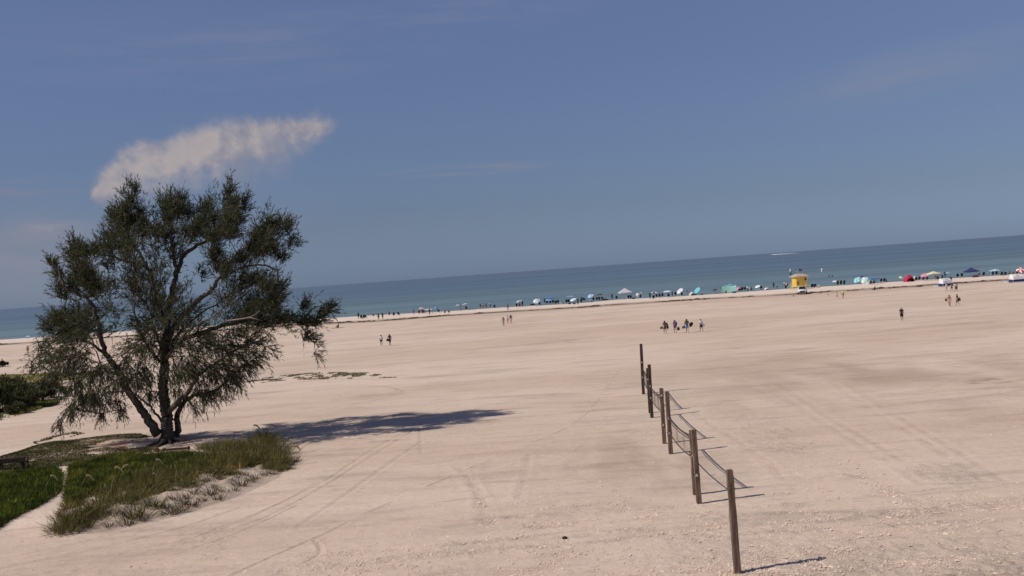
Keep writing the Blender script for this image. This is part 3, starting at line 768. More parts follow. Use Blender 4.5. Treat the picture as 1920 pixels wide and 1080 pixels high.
# ------------------------------------------------------------------ the pine tree
TB = flat(315, 838); TB.z = gz(TB.x, TB.y)
TD = TB.y
def tpt(px, py, dep=0.0):
    d = pix_dir(px, py); k = (TD + dep) / d.y
    return Vector((d.x * k, d.y * k, H + d.z * k))
LIMBS = [  # name, start radius, end radius, [(px, py, depth offset)]
    ('trunk', .47, .29, [(314, 846, 0), (314, 825, 0), (313, 800, 0), (311, 775, 0), (309, 750, .1), (306, 720, .1), (308, 690, .2), (307, 655, .2), (314, 620, .2)]),
    ('limb', .34, .05, [(296, 815, -.2), (280, 788, -.3), (262, 762, -.4), (243, 738, -.5), (226, 702, -.6), (202, 668, -.7), (190, 640, -.8), (181, 592, -1), (166, 562, -1.2), (126, 540, -1.5), (111, 512, -1.7), (98, 487, -1.8)]),
    ('limb', .09, .03, [(303, 790, -.5), (285, 765, -.9), (268, 752, -1.1), (250, 737, -1.3), (215, 735, -1.6), (175, 745, -2), (140, 765, -2.4), (116, 788, -2.6)]),
    ('limb', .26, .05, [(330, 836, .4), (333, 808, .5), (332, 786, .6), (337, 768, .8), (346, 754, 1.1), (364, 742, 1.4), (385, 738, 1.5), (410, 728, 1.6), (436, 705, 1.8), (465, 680, 2)]),
    ('limb', .22, .05, [(314, 775, -.1), (335, 752, -.4), (352, 735, -.7), (372, 705, -1), (405, 680, -1.3), (445, 655, -1.6), (485, 640, -1.8)]),
    ('limb', .24, .04, [(314, 640, .2), (334, 602, 0), (364, 571, -.2), (398, 542, -.4), (420, 512, -.5), (452, 503, -.6), (490, 497, -.8), (520, 506, -.9)]),
    ('limb', .11, .03, [(420, 512, -.5), (440, 482, -.2), (468, 458, 0), (500, 435, .3), (530, 428, .5), (546, 448, .6)]),
    ('limb', .20, .04, [(310, 668, .1), (332, 642, .5), (372, 626, .9), (430, 608, 1.2), (490, 596, 1.5), (535, 598, 1.6), (568, 606, 1.7), (598, 596, 1.7), (622, 578, 1.8)]),
    ('limb', .24, .05, [(314, 620, .2), (317, 590, .3), (322, 545, .4), (330, 520, .5), (340, 486, .6), (365, 463, .7), (392, 450, .8), (426, 425, 1), (440, 398, 1.2), (430, 360, 1.3)]),
    ('limb', .15, .03, [(330, 520, .5), (326, 480, .2), (320, 435, 0), (328, 400, -.2), (338, 372, -.3)]),
    ('limb', .18, .04, [(312, 610, .2), (296, 572, 0), (282, 515, -.3), (272, 497, -.4), (255, 465, -.5), (238, 430, -.6), (238, 392, -.7), (248, 352, -.8)]),
    ('limb', .10, .03, [(272, 497, -.4), (240, 491, -.1), (210, 482, .2), (188, 478, .4), (160, 470, .6), (140, 462, .7)]),
    ('limb', .12, .03, [(200, 665, -.7), (165, 642, -.4), (124, 632, -.1), (88, 650, .1), (58, 682, .3)]),
    ('limb', .11, .03, [(188, 635, -.8), (160, 605, -.2), (130, 590, .2), (100, 600, .6), (88, 618, .8)]),
    ('limb', .10, .03, [(228, 705, -.6), (190, 695, -1.1), (150, 700, -1.6), (115, 705, -2), (88, 695, -2.2)]),
    ('limb', .12, .03, [(308, 690, .2), (285, 660, -1.5), (262, 620, -3), (250, 570, -4), (262, 530, -4.6)]),
    ('limb', .12, .03, [(308, 680, .2), (325, 655, -1.8), (355, 620, -3.6), (385, 600, -4.6), (420, 590, -5.4)]),
    ('limb', .12, .03, [(308, 690, .2), (300, 650, 2), (285, 600, 3.6), (275, 560, 4.6), (290, 520, 5.4)]),
    ('limb', .12, .03, [(309, 660, .2), (340, 620, 2.2), (375, 590, 3.8), (420, 560, 5), (450, 530, 5.6)]),
    ('limb', .10, .03, [(243, 738, -.5), (225, 720, 1), (200, 700, 2.4), (180, 660, 3.6), (165, 620, 4.4)]),
]
BLOBS = [(250, 365, 14), (245, 390, 22), (235, 420, 25), (222, 412, 16), (262, 402, 15), (215, 450, 25), (240, 460, 30), (265, 440, 25), (200, 470, 20), (310, 388, 16), (312, 415, 22), (338, 377, 10), (335, 402, 16), (352, 402, 12),
 (290, 440, 22), (320, 450, 28), (350, 440, 22), (300, 480, 25), (330, 480, 20), (385, 388, 14), (390, 412, 22), (429, 362, 12), (425, 390, 24), (410, 425, 25), (440, 415, 22), (456, 390, 14), (375, 430, 18), (400, 455, 18), (430, 445, 16),
 (500, 418, 16), (485, 445, 22), (515, 430, 22), (538, 432, 15), (544, 460, 13), (470, 475, 20), (500, 475, 22), (450, 490, 18), (525, 488, 14), (400, 490, 16), (420, 512, 20), (450, 530, 22), (480, 525, 18), (500, 540, 18), (520, 545, 15), (380, 520, 15), (430, 560, 24), (470, 570, 26),
 (505, 575, 24), (525, 600, 22), (490, 610, 25), (460, 600, 25), (430, 620, 25), (560, 605, 11), (570, 577, 9), (576, 610, 15), (590, 602, 13), (605, 592, 11), (618, 580, 7), (576, 632, 11), (590, 642, 7), (591, 660, 5),
 (99, 495, 9), (108, 515, 13), (120, 540, 17), (145, 465, 13), (140, 482, 17), (160, 480, 17), (150, 510, 21), (170, 520, 19), (140, 545, 21), (180, 472, 13), (175, 550, 21), (200, 545, 18), (120, 560, 14), (208, 500, 15), (105, 600, 18), (130, 610, 22), (95, 622, 13), (150, 590, 20), (165, 620, 20), (130, 640, 24), (72, 652, 11), (95, 660, 17), (58, 680, 9), (85, 690, 15),
 (120, 680, 23), (150, 660, 22), (205, 585, 17), (215, 615, 15), (250, 500, 20), (272, 520, 26), (250, 535, 18), (290, 540, 26), (262, 560, 20), (300, 580, 26), (330, 560, 20), (350, 590, 18), (290, 610, 24), (265, 610, 16), (340, 630, 23), (320, 600, 24), (280, 640, 26), (250, 650, 18), (310, 660, 28), (370, 620, 20), (390, 640, 24), (350, 670, 26),
 (170, 700, 25), (140, 715, 20), (112, 720, 14), (200, 690, 22), (230, 680, 22), (250, 708, 20), (220, 720, 18), (180, 735, 20), (150, 745, 17), (127, 768, 14), (116, 788, 10), (140, 765, 14), (195, 758, 13), (225, 752, 10), (270, 690, 24), (290, 708, 18), (330, 700, 24), (370, 700, 27), (410, 690, 27), (440, 660, 27), (470, 640, 25), (410, 650, 25), (440, 700, 18), (420, 722, 15), (400, 738, 12), (380, 732, 16), (350, 742, 14), (365, 758, 8),
 (480, 670, 18), (500, 650, 13), (460, 682, 18), (192, 776, 5), (230, 768, 5), (280, 735, 7), (300, 735, 9), (330, 735, 12)]
EDGE = 235.0
def build_tree():
    root = empty('pine_tree', TB); tag(root, 'big spreading pine tree with several trunks on the grassy dune', 'tree')
    nodes, nl = [], []                                  # skeleton points and the limb each belongs to
    objs = []
    for li, (nm, r0, r1, pts) in enumerate(LIMBS):
        P = [tpt(*q) for q in pts]
        P = [Vector(q) for q in smoothline([tuple(p) for p in P], 5)]
        n = len(P); rad = [r0 + (r1 - r0) * (k / (n - 1)) ** .75 for k in range(n)]
        if nm == 'trunk': rad = [r * (1 + .55 * math.exp(-k / 4.0)) for k, r in enumerate(rad)]
        for k in range(12 if nm == 'trunk' else 1, n - 1): P[k] += Vector((random.gauss(0, .04), random.gauss(0, .04), random.gauss(0, .03)))
        mb = MB().tube([p - TB for p in P], rad, 14 if nm == 'trunk' else 8)
        if nm == 'trunk':          # fluted foot with buttress ridges
            for i, v in enumerate(mb.v[:14 * 12]):
                ring = i // 14; a = i % 14
                k = 1 + .20 * math.sin(a * 2 * math.pi * 5 / 14 + .1 * ring) * math.exp(-ring / 9.0) ; c = P[ring] - TB
                mb.v[i] = (c.x + (v[0] - c.x) * k, c.y + (v[1] - c.y) * k, v[2])
        o = mb.obj('trunk' if nm == 'trunk' else 'limb', M['bark'], root, True)
        objs.append(o)
        for k, p in enumerate(P):
            if nm == 'trunk' and k < 30: continue
            if k / n > .12: nodes.append(np.array(p)); nl.append(li)
    for k in range(7):            # surface roots
        a = -2.6 + k * .85 + random.uniform(-.2, .2); l = random.uniform(1.1, 2.2)
        p = [Vector((math.cos(a) * q * l, math.sin(a) * q * l, .42 * (1 - q) ** 2 - .05 + .03 * math.sin(q * 9 + k))) for q in (.2, .45, .7, 1)]
        MB().tube(p, [.22, .13, .08, .03], 7).obj('root', M['bark'], root, True)
    nodes = np.array(nodes); nl = np.array(nl)
    twigs = {i: MB() for i in range(len(LIMBS))}; fol = {i: [] for i in range(len(LIMBS))}
    cx, cy = 310, 590
    blobs = []
    for px, py, r in BLOBS:
        q = math.hypot((px - cx) / 260, (py - cy) / 240); D = 5.2 * math.sqrt(max(.03, 1 - q * q))
        blobs.append((px, py, r, random.uniform(-.5, .5) * min(D, 1.6) ))
        if D > 2.2 and r > 15:
            for sgn in (-1, 1):
                if random.random() < .75: blobs.append((px + random.gauss(0, 5), py + random.gauss(0, 5), r * .88, sgn * random.uniform(.35, 1) * D))
    for _ in range(900):                                # fill the spaces between neighbouring sprays
        a_, b_ = random.sample(BLOBS, 2); g = math.hypot(a_[0] - b_[0], a_[1] - b_[1])
        if 26 < g < 50 and min(a_[2], b_[2]) > 13 and random.random() < .9: blobs.append(((a_[0] + b_[0]) / 2, (a_[1] + b_[1]) / 2, min(a_[2], b_[2]) * .75, random.uniform(-2.5, 2.5)))
    B = [(tpt(px, py, dp), r / FPX * TD, px, py) for px, py, r, dp in blobs]
    B.sort(key=lambda b: np.min(np.sum((nodes - np.array(b[0])) ** 2, 1)))
    def path(a, c, r0, r1, sag, seg):
        a, c = Vector(a), Vector(c); L = (c - a).length; out = []
        off = Vector((random.gauss(0, .1), random.gauss(0, .1), sag)) * L
        for k in range(seg + 1):
            t = k / seg; out.append(a.lerp(c, t) + off * (4 * t * (1 - t)) * .5)
        return out, [r0 + (r1 - r0) * k / seg for k in range(seg + 1)]
    for c, r, px, py in B:
        ca = np.array(c)
        dv = nodes - ca; d2 = np.sum(dv ** 2, 1) + np.where(dv[:, 2] > 0, dv[:, 2] ** 2 * .8, 0)
        i = int(np.argmin(d2)); li = int(nl[i]); a = nodes[i]; L = float(np.linalg.norm(ca - a))
        outward = Vector((px - cx, 0, -(py - cy))).normalized() if (px, py) != (cx, cy) else Vector((0, 0, 1))
        if L > .25:
            P, rad = path(a, ca, min(.075, .022 + L * .013), .016, -.12 if py < 640 else .08, max(3, int(L / .5)))
            twigs[li].tube([p - TB for p in P], rad, 5, False)
            new = [np.array(p) for p in P[1:]]
            nodes = np.vstack([nodes, new]); nl = np.concatenate([nl, [li] * len(new)])
        loc = [np.array(c)] + ([np.array(p) for p in P[len(P) // 2:]] if L > .25 else [])
        na = int(8 + (r / .7) ** 2 * (7.8 if py < 540 else 12.5))
        for _ in range(na):
            v = Vector((random.gauss(0, 1), random.gauss(0, 1), random.gauss(0, 1))) * r * .50; ax = (outward * .7 + Vector((.15, 0, .55 if py < 600 else -.1))).normalized(); v += ax * v.dot(ax) * .75 * max(0, min(1, (690 - py) / 130))
            q = c + v
            b = loc[int(np.argmin([np.sum((l - np.array(q)) ** 2) for l in loc]))]
            low = max(0, min(1, (py - 560) / 160))
            growth = (v.normalized() * .55 + outward * .45 + Vector((0, 0, 1)) * (.95 - 1.5 * low) + Vector((.1, 0, 0)) + Vector((random.gauss(0, .3), random.gauss(0, .3), random.gauss(0, .25)))).normalized()
            P, rad = path(b, q, .013, .006, -.1, 2)
            twigs[li].tube([p - TB for p in P], rad, 3, False)
            loc.append(np.array(q))
            fol[li].append((np.array(q), np.array(growth), low, np.array(q) - np.array(b)))
    for c, r, px, py in B:                              # feathery leaders round the rim of the crown
        q = math.hypot((px - cx) / 250, (py - cy) / 235)
        if q < .55 or py > 640: continue
        outward = Vector((px - cx, 0, -(py - cy))).normalized()
        dv = nodes - np.array(c); li = int(nl[int(np.argmin(np.sum(dv ** 2, 1)))])
        for _ in range(3):
            g = (outward * .5 + Vector((.25, random.gauss(0, .4), .75)) + Vector((random.gauss(0, .25), 0, 0))).normalized(); L = random.uniform(.30, .58)
            b = c + Vector((random.gauss(0, .3), random.gauss(0, .3), random.gauss(0, .3))) * r - g * .25; e = b + g * L
            twigs[li].tube([b - TB, b.lerp(e, .5) - TB, e - TB], [.014, .010, .005], 3, False)
            for k in range(5): fol[li].append((np.array(b.lerp(e, .25 + .15 * k)), np.array((g + Vector((random.gauss(0, .35), random.gauss(0, .35), random.gauss(0, .2)))).normalized()), 0.0, np.array(g) * .15))
    total = 0
    for li, o in enumerate(objs):
        if twigs[li].f:
            t = twigs[li].obj('twig_growth', M['bark'], o, True); t['kind'] = 'stuff'
        if not fol[li]: continue
        base, dirs, low = [], [], []
        for q, g, lw, back in fol[li]:
            ns = random.randint(2, 4)
            for s in range(ns):                       # each shoot carries needles all along its length
                gd = g + np.random.default_rng(random.randint(0, 10 ** 9)).normal(0, .36, 3); gd /= np.linalg.norm(gd)
                ln = random.uniform(.40, .95); st = q - back * random.uniform(0, .7)
                k = random.randint(8, 13)
                tt = np.sort(rng.random(k)) * ln
                pos = st + gd * tt[:, None] + np.array([0, 0, -1]) * (tt ** 2 * (.05 + .40 * lw))[:, None]
                dd = gd * 1.1 + rng.normal(0, .38, (k, 3)) + np.array([0, 0, -.25 * lw])
                base.append(pos); dirs.append(dd); low.append(np.full(k, lw))
        base = np.concatenate(base); dirs = np.concatenate(dirs); low = np.concatenate(low); n = len(base); total += n
        tint = tints(n, [(.085, .096, .050), (.115, .124, .066), (.050, .060, .034), (.190, .185, .105), (.100, .100, .052), (.042, .050, .030)], .4)
        brown = rng.random(n) < .10; tint[brown] = tint[brown] * np.array([1.6, 1.15, .8])
        V, T, C = blades(base - np.array(TB), dirs, rng.uniform(.14, .32, n), rng.uniform(.030, .050, n), tint, .2, .12 + .0 * low, False)
        f = mobj('foliage', np_mesh('foliage', V, T, C), M['needles'], o); f['kind'] = 'stuff'
    print('needles', total)
    P = [tpt(*q) for q in ((425, 602, -6.2), (445, 599, -6.3), (468, 595, -6.4), (492, 601, -6.5))]
    d = MB().tube([p - TB for p in P], [.05, .05, .04, .02], 6)
    P = [tpt(*q) for q in ((462, 597, -6.4), (478, 590, -6.4), (487, 582, -6.4))]; d.tube([p - TB for p in P], [.02, .018, .01], 5)
    tag(d.obj('dead_branch', M['deadwood'], root, True), 'bare pale dead branch')
build_tree()

# ------------------------------------------------------------------ bushes at the left edge
def shrub(px, py, w, h, depth, label, cols, seed, group='dark bushes at the left edge', name='shrub'):
    r = np.random.default_rng(seed); p = ground(px, py); root = empty(name, p); tag(root, label, 'bush', group)
    st = MB()
    base, dirs = [], []
    nb = int(26 * w * h / 6) + 10
    for k in range(nb):
        a = r.random() * 6.28; q = r.random() ** .5; hh = h * (.25 + .75 * math.sqrt(max(0, 1 - q * q))) * r.uniform(.55, 1.08)
        c = Vector((math.cos(a) * q * w / 2, math.sin(a) * q * depth / 2, hh))
        s0 = Vector((c.x * .3, c.y * .3, -.05)); st.tube([s0, s0.lerp(c, .5) + Vector((0, 0, .1)), c], [.035, .025, .01], 4, False)
        n = 130; v = r.normal(0, 1, (n, 3)); v /= np.linalg.norm(v, axis=1, keepdims=True); rr = h * r.uniform(.15, .24)
        pp = np.array(c) + v * (rr * r.random((n, 1)) ** .4); pp[:, 2] = np.maximum(pp[:, 2], .05)
        base.append(pp); dirs.append(v + r.normal(0, .4, (n, 3)) + np.array([0, 0, .6]))
    base = np.concatenate(base); dirs = np.concatenate(dirs); n = len(base)
    V, T, C = blades(base, dirs, r.uniform(.14, .30, n), r.uniform(.06, .11, n), tints(n, cols), .3)
    f = mobj('foliage', np_mesh('foliage', V, T, C), M['leaf'], root); f['kind'] = 'stuff'
    st.obj('stem', M['bark'], root, True)
BD = [(.105, .108, .046), (.140, .132, .060), (.075, .080, .034), (.18, .155, .085)]
BG = [(.08, .10, .030), (.11, .12, .042), (.06, .075, .024)]
shrub(-15, 775, 3.4, 2.6, 3, 'dark green bush cut off by the left edge of the picture', BG, 3)
shrub(20, 760, 3.2, 2.5, 3, 'tall dark bush second from the left edge, rounded top', BD, 4)
shrub(52, 765, 2.8, 1.9, 2.6, 'lower brownish bush in front of the green lawn', BD, 5)
shrub(78, 752, 3.0, 1.8, 2.6, 'grey brown bush just left of the drooping pine branches', [(.06, .055, .035), (.045, .045, .025)], 6)
shrub(104, 745, 2.4, 1.4, 2.2, 'small bush behind the lowest left pine branches', BD, 7)
shrub(30, 776, 1.5, 1.0, 1.5, 'low dark bush at the front of the bush row', BD, 8)
shrub(4, 688, 2.0, .9, 1.6, 'small dark bush on the sand at the far left edge', [(.06, .045, .03), (.04, .035, .022)], 9, 'scattered bushes')

# ------------------------------------------------------------------ bench and board by the tree
def bench():
    p = ground(20, 881); root = empty('park_bench', p, R(6)); tag(root, 'dark wooden bench on the turf at the left edge, seen from behind', 'bench')
    W = 1.75
    for k in range(3): MB().box((0, -.08 - .03 * k, .47 + k * .115), (W, .04, .10), Matrix.Rotation(R(-12), 3, 'X')).obj('back_board', M['bench_wood'], root, bevel=.008)
    for k in range(4): MB().box((0, .04 + k * .115, .42), (W, .10, .04)).obj('seat_board', M['bench_wood'], root, bevel=.008)
    for sx in (-.62, .62):
        l = MB().box((sx, -.02, .20), (.14, .10, .44)).box((sx, .40, .20), (.12, .10, .42)).box((sx, .19, .37), (.12, .46, .07)).obj('leg', M['bench_wood'], root, bevel=.008)
    for sx in (-.86, .86):
        MB().box((sx, .16, .60), (.07, .52, .05)).box((sx, .36, .30), (.06, .06, .60)).box((sx, -.08, .42), (.06, .07, .74)).obj('armrest', M['bench_wood'], root, bevel=.008)
bench()
def edging():
    p = ground(325, 846); root = empty('timber_edging', p, R(3)); tag(root, 'low reddish timber boards laid at the foot of the pine trunk', 'timber edging')
    MB().box((0, 0, .12), (1.9, .09, .13)).obj('board', M['red_wood'], root, bevel=.01)
    MB().box((.12, .13, .10), (1.70, .09, .10)).obj('board', M['red_wood'], root, bevel=.01)
    for sx in (-.9, .9): MB().box((sx, .08, .08), (.10, .08, .30)).obj('stake', M['red_wood'], root, bevel=.01)
edging()

# ------------------------------------------------------------------ volleyball posts and nets
def post(px, py, h, w, label, dark=False, lean=(0, 0), rz=0, straps=(.38, .7)):
    p = ground(px, py); root = empty('volleyball_post', p, rz, lean); tag(root, label, 'post', 'timber volleyball posts')
    me = bpy.data.meshes.new('timber'); bm = bmesh.new(); n = 14
    rr = random.Random(int(px)); rings = []
    for k in range(n + 1):
        z = -.25 + (h + .25) * k / n; ring = []
        for dx, dy in ((-1, -1), (1, -1), (1, 1), (-1, 1)):
            ring.append(bm.verts.new((dx * w / 2 + rr.gauss(0, .004), dy * w / 2 + rr.gauss(0, .004), z)))
        rings.append(ring)
    for a, b in zip(rings[:-1], rings[1:]):
        for k in range(4): bm.faces.new((a[k], a[(k + 1) % 4], b[(k + 1) % 4], b[k]))
    bm.faces.new(rings[-1]); bm.faces.new(rings[0][::-1])
    ed = [e for e in bm.edges if (abs(e.verts[0].co.z - e.verts[1].co.z) > .05)] + [e for e in bm.edges if all(v.co.z > h - .01 for v in e.verts)]
    bmesh.ops.bevel(bm, geom=ed, offset=.018, segments=2, affect='EDGES'); bm.to_mesh(me); bm.free()
    mobj('timber', me, M['timber_dark'] if dark else M['timber'], root)
    for s in straps:
        z = h * s; MB().box((0, 0, z), (w + .02, w + .02, .035)).obj('strap', M['rope'], root)
        MB().box((-.03, -w / 2 - .02, z - .02), (.09, .03, .10), Matrix.Rotation(.5, 3, 'Y')).obj('tie', M['strap'], root)
    # drift of sand round the foot
    return p, root
P0 = post(1383, 1074, 3.10, .19, 'thick weathered post nearest the camera, no net on it', lean=(0, R(-.6)), rz=R(4), straps=())
P1 = post(1311, 945, 2.88, .185, 'front post of the nearest close pair, darker and leaning left', lean=(0, R(-.5)), rz=R(5), straps=(.40,))
P2 = post(1304, 928, 2.62, .19, 'rear post of the nearest close pair, holding the near net', lean=(0, R(.6)), rz=R(3), straps=(.62,))
P3 = post(1258, 851, 3.10, .19, 'front post of the middle pair, holding the far end of the near net', lean=(0, R(.3)), rz=R(4), straps=(.34, .58))
P4 = post(1246, 832, 2.92, .19, 'rear post of the middle pair, left and a little shorter', lean=(0, R(.6)), rz=R(3), straps=(.35, .88))
P5 = post(1222.5, 783, 3.28, .18, 'front post of the second farthest pair, dark topped', True, (0, R(1.0)), R(4), straps=(.38, .6))
P6 = post(1219, 774, 2.85, .18, 'rear post of the second farthest pair, mostly hidden by the front one', True, (0, R(.8)), R(4), straps=(.76,))
P7 = post(1206.5, 739, 3.65, .19, 'tallest dark post at the far end of the row', True, (0, R(1.2)), R(4), straps=(.34, .64))
def top(P, z):
    return P[0] + (Matrix.Rotation(P[1].rotation_euler.z, 3, 'Z') @ Matrix.Rotation(P[1].rotation_euler.y, 3, 'Y')) @ Vector((0, 0, z))
def net(Pa, Pb, za, zb, ba, bb, sag, label):
    a1, b1, a0, b0 = top(Pa, za), top(Pb, zb), top(Pa, ba), top(Pb, bb)
    d = (b1 - a1); d.z = 0; d = d.normalized(); a1 += d * .12; a0 += d * .12; b1 -= d * .12; b0 -= d * .12
    root = empty('volleyball_net', a1); tag(root, label, 'net', 'volleyball nets')
    n = 96; rows = 10
    def pt(t, v):
        t2 = .03 + .94 * t if 0 < v < 1 else t
        u = a1.lerp(b1, t); l = a0.lerp(b0, t)
        u = u + Vector((0, 0, -sag * 4 * t * (1 - t))); l = l + Vector((0, 0, -sag * 1.15 * 4 * t * (1 - t)))
        return u.lerp(l, v) + Vector((.03 * math.sin(t * 21 + v * 3), 0, 0)) * (v * (1 - v) * 4) - a1
    def band(v, hgt, key, name):
        mb = MB(); r0 = []
        for k in range(25):
            p = pt(k / 24, v); r0.append(p)
        for k in range(24):
            i = len(mb.v)
            for q in (r0[k], r0[k + 1]):
                for dx, dz in ((-.012, -hgt / 2), (.012, -hgt / 2), (.012, hgt / 2), (-.012, hgt / 2)): mb.v.append((q.x + dx, q.y, q.z + dz))
            for w in range(4): mb.f.append((i + w, i + (w + 1) % 4, i + 4 + (w + 1) % 4, i + 4 + w))
        mb.obj(name, M[key], root)
    band(0, .065, 'band', 'top_band'); band(1, .045, 'band', 'bottom_band')
    band(.16, .02, 'rope', 'inner_cord')
    mb = MB()
    for k in range(n + 1): mb.tube([pt(k / n, v) for v in (0, .5, 1)], .0017, 3, False)
    for r in range(1, rows): mb.tube([pt(k / 24, r / rows) for k in range(25)], .0017, 3, False)
    o = mb.obj('netting', M['rope'], root); o['kind'] = 'stuff'
net(P3, P2, 1.80, 2.36, 1.02, 1.50, .13, 'sagging net between the nearest pair and the middle pair of posts')
net(P5, P4, 1.90, 2.50, 1.12, 1.66, .09, 'sagging net between the middle pair and the second farthest pair')
net(P7, P6, 1.95, 2.30, 1.00, 1.40, .07, 'farthest net, up to the tallest dark post')

# ------------------------------------------------------------------ people
POSES = {}
def skeleton(pose):
    """joint -> (position, radius); forward is +Y"""
    J = dict(pelvis=((0, 0, .93), .125), waist=((0, 0, 1.07), .118), chest=((0, .0, 1.27), .142), upper=((0, 0, 1.40), .105), neck=((0, .01, 1.49), .055), head=((0, .03, 1.59), .092), crown=((0, .02, 1.68), .070))
    for s, n in ((-1, 'l'), (1, 'r')):
        J['sh' + n] = ((s * .165, 0, 1.40), .062); J['el' + n] = ((s * .225, -.02, 1.13), .043); J['wr' + n] = ((s * .245, .06, .89), .031); J['ha' + n] = ((s * .245, .09, .80), .036)
        J['hi' + n] = ((s * .085, 0, .90), .098); J['kn' + n] = ((s * .10, .02, .49), .062); J['an' + n] = ((s * .105, -.02, .09), .042); J['to' + n] = ((s * .115, .13, .035), .034)
    def mv(k, dx=0, dy=0, dz=0):
        p, r = J[k]; J[k] = ((p[0] + dx, p[1] + dy, p[2] + dz), r)
    def st(k, x, y, z): J[k] = ((x, y, z), J[k][1])
    if pose in ('walk', 'carry'):
        st('knl', -.09, .16, .51); st('anl', -.09, .22, .09); st('tol', -.10, .36, .05)
        st('knr', .09, -.02, .49); st('anr', .09, -.28, .15); st('tor', .10, -.16, .05)
        st('ell', -.23, -.10, 1.14); st('wrl', -.25, -.14, .90); st('hal', -.25, -.13, .81)
        st('elr', .23, .05, 1.14); st('wrr', .24, .20, .93); st('har', .24, .25, .85)
        for k in ('chest', 'upper', 'neck', 'head', 'crown', 'shl', 'shr'): mv(k, 0, .03, 0)
    if pose == 'carry':
        st('elr', .26, .02, 1.15); st('wrr', .30, .18, 1.02); st('har', .31, .26, 1.0); st('ell', -.26, .02, 1.13); st('wrl', -.30, .14, .95); st('hal', -.31, .18, .88)
    if pose == 'hips':
        for s, n in ((-1, 'l'), (1, 'r')): st('el' + n, s * .33, -.04, 1.17); st('wr' + n, s * .20, .05, 1.02); st('ha' + n, s * .15, .08, .99)
    if pose in ('sit', 'recline', 'floor'):
        h = {'sit': .40, 'recline': .32, 'floor': .13}[pose]; lean = {'sit': -.10, 'recline': -.30, 'floor': -.12}[pose]; dz = h - .93
        for k in list(J):
            if k[:2] not in ('kn', 'an', 'to'):
                p, r = J[k]; up = p[2] - .93; J[k] = ((p[0], p[1] + lean * up * 1.7, p[2] + dz - abs(lean) * up * .35), r)
        for s, n in ((-1, 'l'), (1, 'r')):
            if pose == 'sit': st('kn' + n, s * .12, .42, .46); st('an' + n, s * .12, .52, .09); st('to' + n, s * .13, .66, .035)
            if pose == 'recline': st('kn' + n, s * .12, .44, .38); st('an' + n, s * .11, .82, .16); st('to' + n, s * .12, .90, .22)
            if pose == 'floor': st('kn' + n, s * .15, .34, .42); st('an' + n, s * .13, .56, .06); st('to' + n, s * .14, .70, .035)
            p = J['sh' + n][0]
            st('el' + n, s * .25, p[1] + .10, p[2] - .24); st('wr' + n, s * .20, p[1] + .33, p[2] - .27); st('ha' + n, s * .18, p[1] + .42, p[2] - .27)
    return J
BONES = [('pelvis', 'waist'), ('waist', 'chest'), ('chest', 'upper'), ('upper', 'neck'), ('neck', 'head'), ('head', 'crown')]
for n in 'lr': BONES += [('upper', 'sh' + n), ('sh' + n, 'el' + n), ('el' + n, 'wr' + n), ('wr' + n, 'ha' + n), ('pelvis', 'hi' + n), ('hi' + n, 'kn' + n), ('kn' + n, 'an' + n), ('an' + n, 'to' + n)]
def body_mesh(pose):
    if pose in POSES: return POSES[pose]
    J = skeleton(pose); names = list(J); idx = {k: i for i, k in enumerate(names)}
    me = bpy.data.meshes.new('body_skeleton'); me.from_pydata([J[k][0] for k in names], [(idx[a], idx[b]) for a, b in BONES], [])
    o = bpy.data.objects.new('body_skeleton', me); COL.objects.link(o)
    o.modifiers.new('skin', 'SKIN'); sv = me.skin_vertices[0].data
    for k in names: sv[idx[k]].radius = (J[k][1], J[k][1] * (.78 if k in ('waist', 'chest', 'pelvis', 'upper') else 1)); sv[idx[k]].use_root = (k == 'pelvis')
    ss = o.modifiers.new('sub', 'SUBSURF'); ss.levels = 1; ss.render_levels = 1
    dg = bpy.context.evaluated_depsgraph_get(); dg.update()
    body = bpy.data.meshes.new_from_object(o.evaluated_get(dg)); bpy.data.objects.remove(o)
    bm = bmesh.new(); bm.from_mesh(body)
    fingers = MB()                                   # five fingers rooted in each palm, nose and ears
    for n, s in (('l', -1), ('r', 1)):
        w, h = Vector(J['wr' + n][0]), Vector(J['ha' + n][0]); d = (h - w).normalized(); side = d.cross(Vector((s, 0, 0))).normalized()
        for k in range(4):
            b = h + side * (k - 1.5) * .018 + d * .01; L = (.07, .08, .078, .062)[k]; c = b + d * L * .55; e = c + (d * .8 + Vector((-s * .6, 0, 0))).normalized() * L * .45
            fingers.tube([b, c, e], [.009, .008, .006], 5)
        b = h - d * .035 - side * .028; fingers.tube([b, b - side * .025 + d * .03, b - side * .028 + d * .06], [.011, .009, .007], 5)
    hd = Vector(J['head'][0]); fingers.tube([hd + Vector((0, .085, .015)), hd + Vector((0, .118, -.022))], [.010, .016], 5)
    for s in (-1, 1): fingers.ball(hd + Vector((s * .092, -.005, .0)), (.014, .026, .034), 6, 4)
    fm = bpy.data.meshes.new('fingers'); fm.from_pydata(fingers.v, [], fingers.f); bm.from_mesh(fm)
    body = bpy.data.meshes.new('body_' + pose); bm.to_mesh(body); bm.free(); body.shade_smooth()
    V = np.zeros(len(body.vertices) * 3); body.vertices.foreach_get('co', V); V = V.reshape(-1, 3)
    best = np.full(len(V), 1e9); bone = np.zeros(len(V), int); tt = np.zeros(len(V))
    for bi, (a, b) in enumerate(BONES):
        A = np.array(J[a][0]); D = np.array(J[b][0]) - A; t = np.clip((V - A) @ D / (D @ D), 0, 1); d = np.linalg.norm(V - A - t[:, None] * D, axis=1) - (J[a][1] + (J[b][1] - J[a][1]) * t)
        k = d < best; best[k] = d[k]; bone[k] = bi; tt[k] = t[k]
    POSES[pose] = (body, bone, tt, J); return POSES[pose]
GARM = {}
